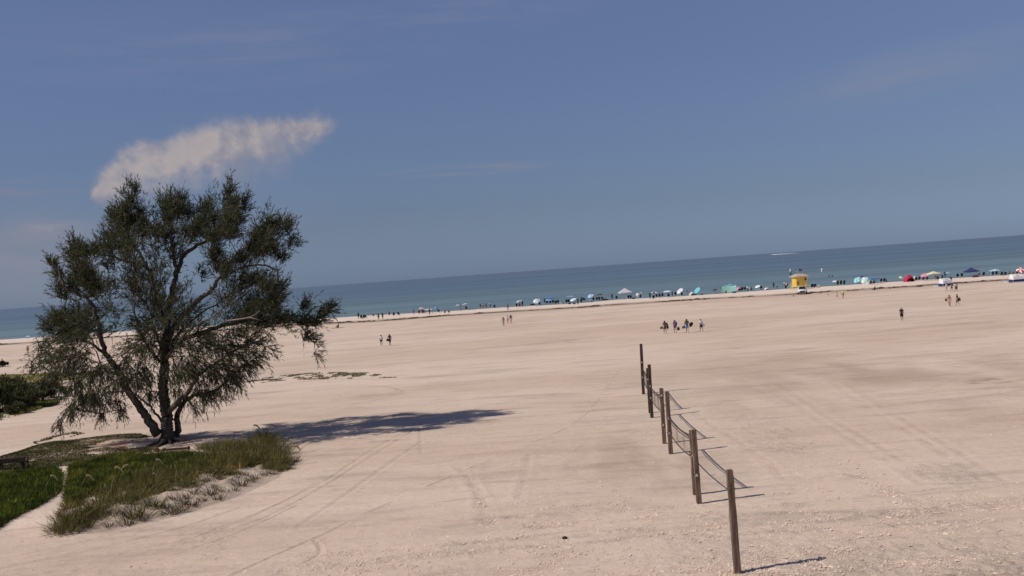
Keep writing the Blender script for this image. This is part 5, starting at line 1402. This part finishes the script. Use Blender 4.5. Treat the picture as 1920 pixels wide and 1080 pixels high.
stand(730, 592, 0, 'wader knee deep left of the small seated pair', 'skin_dark', None, z=-.45)
sitter(738.5, 592.8, 10, 'low dark chair of the small seated pair, left', 'left sitter of the small seated pair', 'charcoal', 'skin_tan')
sitter(747.7, 591.8, -10, 'low dark chair of the small seated pair, right', 'right sitter of the small seated pair', 'navy', 'skin_dark')
stand(776, 590, 0, 'small stander left of the red and white umbrella', 'skin_tan', ('swimsuit', 'brown'), None, ('hair_long', 'hair_brown'), sc=.85)
umbrella(790.5, 588.5, .85, 'small red and white striped umbrella at the left of the beach', 'pink', 'white', 1.75)
sitter(786, 588.8, 10, 'maroon chair left below the small red and white umbrella', 'sitter left below the small red and white umbrella', 'maroon')
sitter(792.5, 588.5, 0, 'maroon chair below the small red and white umbrella', 'sitter straight below the small red and white umbrella', 'maroon', 'skin')
chair(797, 588, -15, 'dark chair right below the small red and white umbrella', 'charcoal')
canopy(804, 588, 2.2, 1.15, 'low flat white sun shade beside the small red and white umbrella', 'white', .15, .10)
stand(805.6, 590.5, 0, 'dark stander in front of the low white sun shade', 'skin_dark', ('shirt', 'black'), ('shorts', 'brown'))
umbrella(817.5, 586.5, .95, 'blue umbrella right of the low white sun shade', 'blue', 'skyblue', 1.6, (12, 20))
sitter(822.5, 586, 0, 'black chair below the blue umbrella beside the sun shade', 'sitter below the blue umbrella beside the sun shade', 'black', 'skin_dark', ('shirt', 'navy'))
person(834.6, 586.8, 'floor', 20, 'left of two people sitting on the bare sand', 'skin_tan', None, ('trunks', 'brown'), group='people sitting by the water')
person(841.4, 586.3, 'floor', -20, 'right of two people sitting on the bare sand', 'skin_tan', ('swimsuit', 'brown'), None, ('hair_long', 'hair_brown'), group='people sitting by the water')
umbrella(859, 582, .72, 'small pale umbrella left of the flat white one', 'paleblue', None, 1.7)
stand(864, 583.5, 0, 'stander beside the small pale umbrella', 'skin_tan', None, ('trunks', 'grey'))
umbrella(872.6, 580.5, .95, 'flat white umbrella in the left half of the beach', 'white', None, 1.75, (0, -12), 0, .15)
sitter(874.5, 581, 0, 'maroon chair below the flat white umbrella on the left', 'sitter below the flat white umbrella on the left', 'maroon')
towel(886, 580.5, 'dark towel on the sand right of the flat white umbrella', 'brown', 80)
for k, (x, y, t, b, l) in enumerate(((901, 579, 'brown', 'black', 'first'), (906, 579, 'grey', 'brown', 'second'), (911.8, 578.5, 'maroon', 'charcoal', 'third'))):
    stand(x, y, k * 20 - 20, f'{l} from left in a row of three standers by the water', 'skin_tan', ('shirt', t), ('shorts', b), sc=.9)
stand(919.5, 577.5, 0, 'tall stander with dark hair right of the row of three', 'skin', ('shirt', 'palegrey'), ('shorts', 'charcoal'))
sitter(927, 578.5, 10, 'dark chair right of the tall stander', 'sitter right of the tall stander', 'charcoal')
umbrella(974, 576, .95, 'grey blue umbrella with white edge right of the lone stander', 'grey', 'paleblue', 1.9, (5, -15))
sitter(968.5, 576, 10, 'dark chair left under the grey blue umbrella', 'sitter left under the grey blue umbrella', 'charcoal', 'skin', ('shirt', 'white'))
sitter(974.5, 575.6, 0, 'maroon chair in the middle under the grey blue umbrella', 'sitter in the middle under the grey blue umbrella', 'maroon')
stand(980, 575.5, 0, 'dark stander right under the grey blue umbrella', 'skin_dark', ('shirt', 'charcoal'), ('shorts', 'black'))
umbrella(1006.5, 572.5, 1.0, 'bright white umbrella tilted towards the camera, left of the blue canopy', 'white', 'paleblue', 1.75, (38, -10), 0, .5)
thing_box('beach_table', 998.6, 572.5, (1.3, .7, .45), 'low dark table left of the bright white umbrella', 'table', M['black'], 0, M['black'])
sitter(1011.8, 572.8, 0, 'green chair right of the bright white umbrella', 'sitter right of the bright white umbrella', 'charcoal', 'skin_dark')
towel(1011, 574.3, 'pale green towel in front of the bright white umbrella', 'mint', 85)
canopy(1032, 569, 2.6, 1.7, 'blue pop-up canopy in the middle of the beach', 'blue', .5)
umbrella(1029, 570, .85, 'sky blue umbrella standing in front of the blue canopy', 'skyblue', 'blue', 1.5, (20, 0))
stand(1021.5, 570, 0, 'stander in dark red left of the blue canopy', 'skin_tan', ('shirt', 'maroon'), ('shorts', 'black'))
for k, x in enumerate((1026, 1031.5, 1036.5)):
    sitter(x, 570 - k * .4, k * 10 - 10, ('left', 'middle', 'right')[k] + ' dark chair under the blue canopy', ('left', 'middle', 'right')[k] + ' sitter under the blue canopy', 'charcoal', 'skin_tan', ('shirt', ('navy', 'black', 'blue')[k]))
umbrella(1043.5, 569, 1.0, 'dark grey flat umbrella right of the blue canopy', 'charcoal', 'grey', 1.7, (0, 10), 0, .2)
sitter(1041.5, 570.4, 20, 'black chair left under the dark grey umbrella', 'sitter left under the dark grey umbrella', 'black', 'skin_dark', ('shirt', 'black'))
sitter(1046.5, 569.3, 0, 'black chair right under the dark grey umbrella', 'sitter right under the dark grey umbrella', 'black', 'skin_tan', ('shirt', 'charcoal'))
thing_box('cooler', 1051.5, 569.8, (.6, .4, .42), 'yellow cooler with white lid, left of two', 'cooler', F('paleyellow'), 0, None, True, 'coolers on the sand')
thing_box('cooler', 1055, 569.4, (.6, .4, .42), 'cream cooler with white lid, right of two', 'cooler', F('yellow'), 20, None, True, 'coolers on the sand')
umbrella(1070, 567, 1.25, 'large flat pale blue umbrella over a dark group', 'paleblue', 'skyblue', 1.95, (0, 0), 0, .14)
umbrella(1075, 568.5, .95, 'pale blue and white umbrella tilted left below the large flat one', 'paleblue', 'white', 1.3, (18, -18))
for k, (x, y) in enumerate(((1062, 568.3), (1066.6, 568), (1071.5, 567.7))):
    sitter(x, y, 15 - 15 * k, ('left', 'middle', 'right')[k] + ' black chair under the large flat pale blue umbrella', ('left', 'middle', 'right')[k] + ' sitter under the large flat pale blue umbrella', 'black', 'skin_dark' if k != 1 else 'skin_tan', ('shirt', ('black', 'navy', 'charcoal')[k]))
thing_box('beach_bag', 1068, 570.5, (.55, .35, .38), 'dark bag on the sand before the large pale umbrella', 'bag', M['black'], 10, M['black'])
thing_box('beach_bag', 1077, 570.5, (.6, .4, .38), 'grey bag on the sand right before the large pale umbrella', 'bag', F('charcoal'), -10, F('charcoal'))
stand(1084, 571.5, 0, 'dark stander right of the large flat pale blue umbrella', 'skin_dark', ('shirt', 'black'), ('shorts', 'navy'), sc=.95)
sitter(1089.5, 568, 10, 'tall black chair right of the dark stander', 'sitter in black right of the dark stander', 'black', 'skin_dark', ('shirt', 'black'))
umbrella(1093, 567, .8, 'small dark tilted umbrella at the right end of the dark group', 'charcoal', None, 1.35, (30, 20))
umbrella(1108, 563, 1.0, 'sky blue and white umbrella tilted left, alone above the sand', 'skyblue', 'paleblue', 1.85, (25, -20), 0, .5)
sitter(1112.8, 564.4, 0, 'black chair right below the sky blue umbrella', 'sitter right below the sky blue umbrella', 'black', 'skin_dark', ('shirt', 'black'))
umbrella(1125, 563, 1.05, 'dark brown umbrella left of the big grey canopy', 'charcoal', 'brown', 1.9)
sitter(1119, 563.8, 10, 'black chair left under the dark brown umbrella', 'sitter left under the dark brown umbrella', 'black', 'skin_tan', ('shirt', 'charcoal'))
sitter(1124, 563.5, -5, 'navy chair in the middle under the dark brown umbrella', 'sitter in the middle under the dark brown umbrella', 'navy')
sitter(1129, 563.2, 0, 'maroon chair right under the dark brown umbrella', 'sitter right under the dark brown umbrella', 'maroon', 'skin_dark')
thing_box('beach_wagon', 1133, 563.5, (1.1, .55, .55), 'maroon folding wagon right of the dark brown umbrella', 'wagon', F('maroon'), 5, F('black'), True)
thing_box('beach_bag', 1109.5, 567, (.4, .3, .3), 'small orange brown bag on the sand below the sky blue umbrella', 'bag', F('brown'), 0, F('brown'))
thing_box('cooler', 1139, 563.2, (.5, .4, .5), 'small dark cooler with pale lid left of the lone dark stander', 'cooler', M['black'], 0, None, True, 'coolers on the sand')
stand(1148, 562.3, 0, 'lone dark stander left of the big grey canopy', 'skin_dark', ('shirt', 'black'), ('shorts', 'charcoal'))
sitter(1156, 561.6, 0, 'dark chair left below the big grey canopy', 'sitter left below the big grey canopy', 'navy', 'skin_dark')
canopy(1172.5, 560.5, 3.4, 1.85, 'big pale grey pyramid canopy, the tallest on the beach', 'palegrey', 1.25, .25, 4)
sitter(1178, 560.6, 10, 'black chair inside the right legs of the big grey canopy', 'sitter inside the right legs of the big grey canopy', 'black', 'skin_dark', ('shirt', 'black'))
sitter(1182.5, 560.4, 0, 'grey chair at the right leg of the big grey canopy', 'sitter in pale top at the right leg of the big grey canopy', 'charcoal', 'skin', ('shirt', 'paleblue'))
thing_box('beach_bag', 1188, 560.6, (.75, .45, .38), 'long dark bag right of the big grey canopy', 'bag', M['black'], 5, M['black'])
umbrella(1196, 559.2, .55, 'tiny bright white umbrella facing the camera', 'white', None, 1.35, (60, 0), 0, .4)
umbrella(1202.5, 558.8, .8, 'grey umbrella right behind the tiny white one', 'grey', 'palegrey', 1.65, (10, 22))
sitter(1200.5, 559.4, 0, 'black chair under the grey umbrella by the tiny white one', 'sitter under the grey umbrella by the tiny white one', 'black', 'skin_dark', ('shirt', 'charcoal'))
stand(1219, 561, 0, 'dark stander left of the white and black umbrella', 'skin_dark', ('shirt', 'black'), ('shorts', 'black'))
umbrella(1228, 559, 1.05, 'white and black umbrella over a cluster of dark chairs', 'white', 'charcoal', 1.75, (0, 6))
sitter(1225.5, 561.2, 0, 'front black chair under the white and black umbrella', 'front sitter under the white and black umbrella', 'black', 'skin_tan', ('shirt', 'black'))
sitter(1231, 558.3, 0, 'rear navy chair under the white and black umbrella', 'rear sitter under the white and black umbrella', 'navy', 'skin_dark', ('shirt', 'navy'))
sitter(1237, 557.6, -10, 'dark chair right of the white and black umbrella', 'sitter in black right of the white and black umbrella', 'black', 'skin_dark', ('shirt', 'black'))
sitter(1242, 557, 0, 'low grey chair between the two white umbrellas', 'sitter between the two white umbrellas', 'charcoal')
umbrella(1251.5, 557, 1.15, 'wide flat white umbrella in the right half of the beach', 'white', 'paleblue', 1.75, (6, -4), 0, .22)
sitter(1253.5, 557.6, 0, 'black chair under the wide flat white umbrella', 'sitter under the wide flat white umbrella', 'black', 'skin_dark', ('shirt', 'black'))
stand(1261, 556.5, 30, 'dark stander right of the wide flat white umbrella', 'skin_dark', ('swimsuit', 'black'), None, ('hair_long', 'hair_dark'), sc=.85)
sitter(1266.5, 554.3, 0, 'dark chair between the flat white and the lilac umbrella', 'sitter between the flat white and the lilac umbrella', 'black')
umbrella(1276.5, 554.5, 1.05, 'lilac white umbrella steeply tilted to the left', 'lilac', 'white', 1.75, (30, -38), 0, .3)
sitter(1278, 555, 0, 'maroon chair below the steeply tilted lilac umbrella', 'sitter below the steeply tilted lilac umbrella', 'maroon')
umbrella(1288.5, 553.4, .8, 'low dark grey umbrella right of the lilac one', 'grey', 'charcoal', 1.35, (10, 15))
dome_tent(1297.5, 554, 1.5, 1.0, 1.3, 'small pale grey dome tent left of the turquoise umbrella', 'palegrey', 'grey', 20)
sitter(1304, 553.6, 0, 'black chair between the pale dome and the turquoise umbrella', 'sitter between the pale dome and the turquoise umbrella', 'black', 'skin_dark', ('shirt', 'black'))
umbrella(1309, 553.3, 1.05, 'turquoise umbrella steeply tilted to the left', 'cyan', 'aqua', 1.75, (32, -42), 0, .32)
thing_box('beach_bag', 1316, 552.8, (.6, .4, .3), 'dark bag with pale top right of the turquoise umbrella', 'bag', M['black'], 0, F('beige'))
umbrella(1341, 549.5, .75, 'small dark maroon umbrella left of the teal shelter', 'maroon', 'charcoal', 1.2, (15, -10))
towel(1345, 551.2, 'pink towel left of the teal shelter', 'pink', 60); towel(1350, 550.6, 'dark red towel close to the teal shelter', 'red', 70)
def shelter(px, py, w, h, label, c, lean, rz):
    p = ground(px, py); root = empty('beach_shelter', p, R(rz)); tag(root, label, 'shelter', 'teal beach shelters'); n = 6; mb = MB()
    for a in range(n + 1):
        for k in range(n + 1):
            u, v = k / n, a / n; x = (u - .5) * w * (1 + .14 * v); z = h * v * (1 + .10 * abs(u - .5) * 2) + .10 * math.sin(u * 6) * v
            mb.v.append((x, lean * v + .22 * math.sin(u * math.pi) * v, z + .02))
    for a in range(n):
        for k in range(n): i = a * (n + 1) + k; mb.f.append((i, i + 1, i + n + 2, i + n + 1))
    i0 = len(mb.v); mb.v += [(x, y + .02, z) for x, y, z in mb.v[:i0]]; mb.f += [tuple(q + i0 for q in f[::-1]) for f in list(mb.f)]
    mb.obj('shade_cloth', F(c), root, True)
    for s in (-1, 1): MB().tube([(s * w * .5, -.02, -.2), (s * w * .57, lean - .02, h * 1.12)], .025, 6).obj('pole', M['metal'], root)
    MB().tube([(0, lean + .2, h), (0, lean + 1.1, 0)], .018, 5).obj('guy_rope', M['rope'], root)
shelter(1356.5, 549, 1.5, 1.75, 'narrow teal shade cloth left of the big teal shelter', 'mint', .5, 10)
shelter(1370.5, 548, 2.9, 1.75, 'big teal shade shelter, the widest on the right half', 'mint', .6, -4)
umbrella(1370, 546, .8, 'teal umbrella peeking over the big teal shelter', 'aqua', None, 2.1)
person(1361.5, 549.8, 'floor', 30, 'sitter in front of the two teal shade cloths', 'skin_tan', None, ('trunks', 'black'), group='people sitting by the water')
thing_box('cooler', 1377, 549.3, (1.0, .5, .4), 'dark cooler at the foot of the big teal shelter', 'cooler', M['black'], 0, M['black'], True, 'coolers on the sand')
dome_tent(1385, 545.8, 1.5, 1.25, 1.4, 'rose pink dome tent right of the teal shelter', 'rose', 'purple', 15)
sitter(1392, 545.2, 0, 'black chair right of the rose pink tent', 'sitter in pale top right of the rose pink tent', 'black', 'skin_dark', ('shirt', 'paleblue'))
sitter(1397, 545, 0, 'low black chair between the rose tent and the white bundle', 'sitter between the rose tent and the white bundle', 'charcoal')
umbrella(1403, 544.5, .7, 'low white umbrella third left from the lone pair of standers', 'white', 'grey', 1.05, (20, 15))
stand(1409, 544, 0, 'wader waist deep behind the low white umbrellas', 'skin_dark', None, z=-.8)
stand(1402, 545, 0, 'wader waist deep left of the other wader', 'skin_tan', None, z=-.8)
umbrella(1421, 542.8, .8, 'small white umbrella tilted left, second from the pair of standers', 'white', None, 1.15, (18, -22))
sitter(1427, 543, 0, 'dark chair right of the small white tilted umbrella', 'sitter right of the small white tilted umbrella', 'charcoal')
dome_tent(1437.5, 543.3, 1.3, .6, 1.1, 'low white bundle of a tent left of the pair of standers', 'white', 'grey', 10)
stand(1451, 541, 0, 'dark stander of the pair left of the dark umbrella', 'skin_dark', ('shirt', 'charcoal'), ('shorts', 'black'))
stand(1457, 541.7, 30, 'stander in white of the pair left of the dark umbrella', 'skin_tan', ('shirt', 'white'), ('shorts', 'brown'), sc=.85)
umbrella(1474, 541.5, .85, 'dark umbrella with white rim left of the yellow hut', 'charcoal', 'palegrey', 1.7, (40, 10), 0, .45)
sitter(1473, 542, 0, 'dark chair below the dark umbrella left of the yellow hut', 'sitter below the dark umbrella left of the yellow hut', 'charcoal', 'skin_tan', ('shirt', 'grey'))
sitter(1523, 540, 0, 'black chair right of the yellow hut, left of two', 'left sitter right of the yellow hut', 'black', 'skin_dark', ('shirt', 'charcoal'))
sitter(1528, 539.6, 0, 'black chair right of the yellow hut, right of two', 'right sitter right of the yellow hut', 'navy', 'skin_dark', ('shirt', 'black'))
person(1536, 538.8, 'floor', 0, 'sitter in white on the sand right of the yellow hut', 'skin', ('shirt', 'white'), ('trunks', 'black'), group='people sitting by the water')
umbrella(1566, 535.4, .75, 'pale blue umbrella left behind the three black chairs', 'paleblue', 'white', 1.35, (10, -5))
for k, x in enumerate((1571, 1576.5, 1582)): chair(x, 535.6 - k * .3, k * 12 - 12, ('left', 'middle', 'right')[k] + ' of three tall black chairs in a row', 'black', high=True)
umbrella(1608, 532.5, 1.0, 'aqua umbrella tilted to the left beside the big white one', 'paleblue', 'aqua', 1.5, (35, -35), 0, .35)
umbrella(1616, 531, 1.0, 'dark blue umbrella rising behind the aqua and white ones', 'blue', 'navy', 2.1, (10, 10))
umbrella(1622.5, 532.8, 1.15, 'big white and mint umbrella tilted to the camera', 'white', 'mint', 1.4, (58, -14), 0, .42)
canopy(1639, 533, 2.3, 1.5, 'blue pop-up canopy on the right, beside the tilted white umbrella', 'blue', .22, .3)
sitter(1632.5, 534, 0, 'maroon chair between the tilted white umbrella and the blue canopy', 'sitter between the tilted white umbrella and the blue canopy', 'maroon')
sitter(1638, 533.6, 10, 'navy chair under the right hand blue canopy', 'sitter under the right hand blue canopy', 'navy', 'skin_tan', ('shirt', 'lilac'))
person(1640, 544, 'floor', 40, 'sitter in dark clothes on the tide mark below the right hand canopy', 'skin_tan', ('shirt', 'charcoal'), ('trunks', 'black'), group='people sitting by the water')
towel(1624, 541.5, 'beige towel on the tide mark below the tilted white umbrella', 'beige', 75); towel(1634, 541, 'lilac towel on the tide mark right of the beige one', 'lilac', 70)
sitter(1652, 529.5, 0, 'dark chair left of two right of the blue canopy', 'left sitter of two right of the blue canopy', 'charcoal', 'skin', ('shirt', 'palegrey'))
sitter(1658, 529, 0, 'dark chair right of two right of the blue canopy', 'right sitter of two right of the blue canopy', 'navy')
person(1662, 529, 'floor', 0, 'sitter at the water left of the green umbrella', 'skin_tan', None, ('trunks', 'maroon'), group='people sitting by the water')
umbrella(1689.5, 527, .55, 'small lime green umbrella left of the red tent', 'lime', 'paleyellow', 1.3, (30, 0), 0, .6)
dome_tent(1704, 528.3, 2.3, 1.75, 2.0, 'red dome tent right of the lime umbrella', 'crimson', 'maroon', 10)
umbrella(1715.5, 526.5, .5, 'small pale grey umbrella turned to the camera right of the red tent', 'palegrey', None, 1.15, (65, 0), 0, .45)
sitter(1717.5, 527, 0, 'black chair right of the red tent, front', 'front sitter right of the red tent', 'black', 'skin_dark', ('shirt', 'black'))
sitter(1723.5, 526, 0, 'black chair between the red tent and the pink umbrella', 'sitter between the red tent and the pink umbrella', 'black', 'skin_tan', ('shirt', 'palegrey'))
umbrella(1735, 526, 1.15, 'pink umbrella left of the pale yellow one', 'pink', 'rose', 1.75, (15, -15))
sitter(1731, 526.8, 0, 'maroon chair left under the pink umbrella', 'sitter left under the pink umbrella', 'maroon', 'skin_dark')
sitter(1738, 526.4, 0, 'green chair right under the pink umbrella', 'sitter right under the pink umbrella', 'charcoal')
towel(1742, 527, 'white towel below the pale yellow umbrella', 'white', 80)
canopy(1751, 525.5, 2.7, 1.65, 'pale yellow canopy right of the pink umbrella', 'paleyellow', .6, .12, 10)
stand(1753.5, 526, 0, 'stander with bare sunburnt back under the pale yellow canopy', 'skin', None, ('trunks', 'brown'))
sitter(1757.5, 525.6, 0, 'black chair right under the pale yellow canopy', 'sitter right under the pale yellow canopy', 'black', 'skin_tan', ('shirt', 'maroon'))
stand(1772.5, 521, 0, 'dark stander between the yellow and the navy canopy', 'skin_dark', ('shirt', 'navy'), ('shorts', 'black'))
umbrella(1777, 521.5, .6, 'tiny pale blue umbrella behind the nearer cabana', 'paleblue', None, 1.5)
sitter(1766, 523.5, 0, 'dark chair behind the nearer cabana, left', 'sitter behind the nearer cabana, left', 'charcoal'); sitter(1795, 520.8, 0, 'dark chair right behind the nearer cabana', 'sitter right behind the nearer cabana', 'black', 'skin_dark', ('shirt', 'black'))
stand(1783.5, 533, 150, 'dark stander right against the nearer cabana', 'skin_tan', ('shirt', 'black'), ('shorts', 'black'))
sitter(1803, 519.6, 0, 'dark chair left of the navy canopy', 'sitter left of the navy canopy', 'charcoal', 'skin_tan', ('shirt', 'charcoal'))
canopy(1822, 519.5, 3.2, 1.5, 'navy blue pyramid canopy near the right edge', 'navy', .95, .22, -6)
thing_box('beach_wagon', 1829, 520, (1.3, .6, .5), 'maroon wagon under the navy canopy', 'wagon', F('maroon'), 0, M['black'], True)
stand(1836, 519.6, 0, 'grey stander at the right leg of the navy canopy', 'skin_tan', ('shirt', 'grey'), ('shorts', 'charcoal'))
sitter(1844, 517.8, 0, 'black chair right of the navy canopy', 'sitter in black right of the navy canopy', 'black', 'skin_dark', ('shirt', 'black'))
canopy(1866, 515.5, 2.2, 1.15, 'low pale blue canopy near the right edge', 'paleblue', .4, .12)
towel(1871, 516.5, 'rose towel under the low pale blue canopy', 'rose', 80); sitter(1861, 516.6, 0, 'purple chair left under the low pale blue canopy', 'sitter left under the low pale blue canopy', 'purple')
sitter(1868, 516.2, 0, 'navy chair right under the low pale blue canopy', 'sitter right under the low pale blue canopy', 'navy', 'skin_tan', ('shirt', 'purple'))
sitter(1878, 517.4, 0, 'black chair first right of the low pale blue canopy', 'first sitter right of the low pale blue canopy', 'black', 'skin_dark', ('shirt', 'black'))
sitter(1884, 517.8, 15, 'black chair second right of the low pale blue canopy', 'second sitter right of the low pale blue canopy', 'black', 'skin_dark', ('shirt', 'charcoal'))
stand(1893, 516, 0, 'wader knee deep left of the far right cabana', 'skin_tan', None, z=-.5); stand(1900, 516, 10, 'wader waist deep above the far right cabana', 'skin_dark', None, z=-.75)
umbrella(1914, 517, 1.0, 'red and white umbrella at the right edge of the picture', 'red', 'white', 1.75, (38, -14), 0, .4)
stand(1913, 524, 0, 'dark stander right behind the far right cabana', 'skin_dark', ('shirt', 'black'), ('shorts', 'black'))
sitter(1906, 518, 0, 'dark chair below the red and white umbrella at the right edge', 'sitter below the red and white umbrella at the right edge', 'black')

# odd things on the open beach, left
person(634, 614.5, 'floor', 60, 'lone sitter in dark clothes on the open sand left of the couple', 'skin_dark', ('shirt', 'charcoal'), ('shorts', 'black'), group='people sitting on the open sand')
towel(632.5, 615.2, 'wide dark towel under the lone sitter on the open sand', 'brown', 85, 1.1, 2.6)
thing_box('beach_wagon', 620, 604, (1.5, .7, .55), 'white wagon behind the rightmost pine branches', 'wagon', M['white_paint'], 10, None, True)
stand(52.5, 664, 20, 'lone far walker in rose swimwear at the left edge', 'skin', ('swimsuit', 'rose'), ('trunks', 'red'))
umbrella(53, 639.5, .6, 'tiny white umbrella by the water at the far left', 'white', None, 1.5)
def marker(px, py, h, label):
    p = ground(px, py); root = empty('marker_post', p); tag(root, label, 'post'); MB().box((0, 0, h / 2), (.12, .12, h)).obj('stake', M['timber_dark'], root); MB().box((0, -.07, h * .8), (.16, .03, .2)).obj('plate', F('beige'), root)
marker(5, 687, 1.3, 'thin wooden stake beside the small bush at the far left edge')
marker(140, 727, 2.2, 'wooden stake on the sand behind the left pine branches')

# ------------------------------------------------------------------ on the water
def sea_pt(px, py):
    return flat(px, py, SEA_Z)
def buoy(px, py, label, c='white'):
    root = empty('buoy', sea_pt(px, py)); tag(root, label, 'buoy', 'buoys off the beach')
    MB().tube([(0, 0, -.3), (0, 0, .1), (0, 0, .9), (0, 0, 1.5)], [.35, .42, .28, .12], 10).obj('float', F(c), root, True); MB().tube([(0, 0, .45), (0, 0, .62)], .36, 10).obj('stripe', F('orange'), root)
buoy(1482, 510, 'pale marker buoy on the sea left of the yellow hut'); buoy(1541, 509.5, 'pale marker buoy on the sea right of the yellow hut'); buoy(1482.5, 515.5, 'dark marker buoy on the sea just left of the yellow hut', 'navy')
for k, (x, y) in enumerate(((1554.5, 519), (1560.5, 518.8))):
    q = sea_pt(x, y); person(0, 0, 'stand', 30 * k, ('left', 'right')[k] + ' of two swimmers chest deep off the black chairs', 'skin_dark', None, ('trunks', 'black'), at=(q.x, q.y, SEA_Z - 1.0), group='people in the water')
def boat():
    q = sea_pt(1446, 478.0); root = empty('motor_boat', q, R(180)); tag(root, 'small white motor boat racing along the horizon', 'boat')
    L, B = 11, 3.2; mb = MB()
    st = [(-L / 2, 1), (-L / 4, 1), (L / 6, .9), (L / 3, .55), (L / 2, .03)]
    for x, w in st: mb.v += [(x, -B / 2 * w, 1.3 + .25 * (x / L + .5)), (x, -B / 2 * w * .6, -.2), (x, B / 2 * w * .6, -.2), (x, B / 2 * w, 1.3 + .25 * (x / L + .5))]
    for k in range(len(st) - 1):
        for e in range(3): i = k * 4 + e; mb.f.append((i, i + 4, i + 5, i + 1))
        mb.f.append((k * 4 + 3, k * 4 + 7, k * 4 + 4, k * 4))
    mb.f.append((0, 1, 2, 3)); mb.obj('hull', M['white_paint'], root)
    c = MB().box((-.5, 0, 2.1), (3.4, 2.0, 1.3), None, .85).obj('cabin', M['white_paint'], root); MB().box((.5, 0, 2.25), (1.2, 2.05, .5)).obj('window', M['glass'], c)
    MB().tube([(-1, -.9, 2.7), (-1, -.9, 3.6), (-1, .9, 3.6), (-1, .9, 2.7)], .06, 5).obj('radar_arch', M['metal'], root)
    MB().box((-L / 2 - .3, 0, .9), (.7, .9, 1.3)).obj('outboard', M['black'], root)
    # wake: a low ridge of broken water astern
    wk = MB(); n = 46; r = random.Random(4)
    for s, y0, sp in ((1, 0, .05), (-1, 0, .05)):
        base = len(wk.v)
        for k in range(n + 1):
            x = 5 + k * 3.0; yy = s * (1 + x * sp); h = (2.6 * (1 - k / n) + .5) * r.uniform(.6, 1.2)
            wk.v += [(x, yy - 1.2, 0), (x, yy, h), (x, yy + 1.2, 0)]
        for k in range(n):
            for e in (0, 1): i = base + k * 3 + e; wk.f.append((i, i + 1, i + 4, i + 3))
    o = wk.obj('wake', material('foam', (.75, .77, .80), .8, .1, 1), None, True); o.location = q + Vector((0, 0, 0)); tag(o, 'white foam wake trailing behind the motor boat', 'wake', kind='stuff')
boat()

# gulls resting on the sand
def gull(px, py, label, rz):
    p = ground(px, py); root = empty('gull', p, R(rz)); tag(root, label, 'bird', 'gulls on the sand')
    b = MB().ball((0, 0, .22), (.09, .20, .09), 8, 6); b.tube([(0, .14, .26), (0, .20, .36), (0, .22, .40)], [.05, .04, .045], 6); b.tube([(0, -.15, .22), (0, -.32, .20)], [.06, .02], 5); b.obj('body', F('grey'), root, True)
    MB().tube([(0, .25, .40), (0, .33, .38)], [.018, .004], 5).obj('beak', F('yellow'), root)
    for s in (-1, 1):
        MB().tube([(s * .035, 0, .15), (s * .035, .01, 0), (s * .035, .06, .005)], .009, 4).obj('leg', F('orange'), root)
        MB().slab([(s * .085, .10, .27), (s * .095, -.05, .30), (s * .06, -.34, .24), (s * .08, -.05, .20)], .012).obj('wing', F('charcoal'), root)
for k, (x, y, l) in enumerate(((1552.5, 554, 'gull on the sand midway between the car and the green shirted walker'), (1538, 551, 'gull near the tide mark right of the parked car'), (1473.5, 554.5, 'gull on the sand left of the parked car, left of two'), (1488, 557, 'gull on the sand left of the parked car, nearest the camera'), (1534, 550.2, 'gull close behind the one right of the parked car'))):
    gull(x, y, l, 40 * k)

def drift():
    p = ground(1059, 1011); r = random.Random(5); mb = MB().ball((0, 0, .05), (.10, .07, .05), 9, 7)
    mb.v = [(x * r.uniform(.8, 1.25), y * r.uniform(.8, 1.25), z * r.uniform(.8, 1.2)) for x, y, z in mb.v]
    o = mb.obj('stone', M['seaweed']); o.location = p; tag(o, 'small dark stone on the churned sand in the foreground', 'stone')
drift()
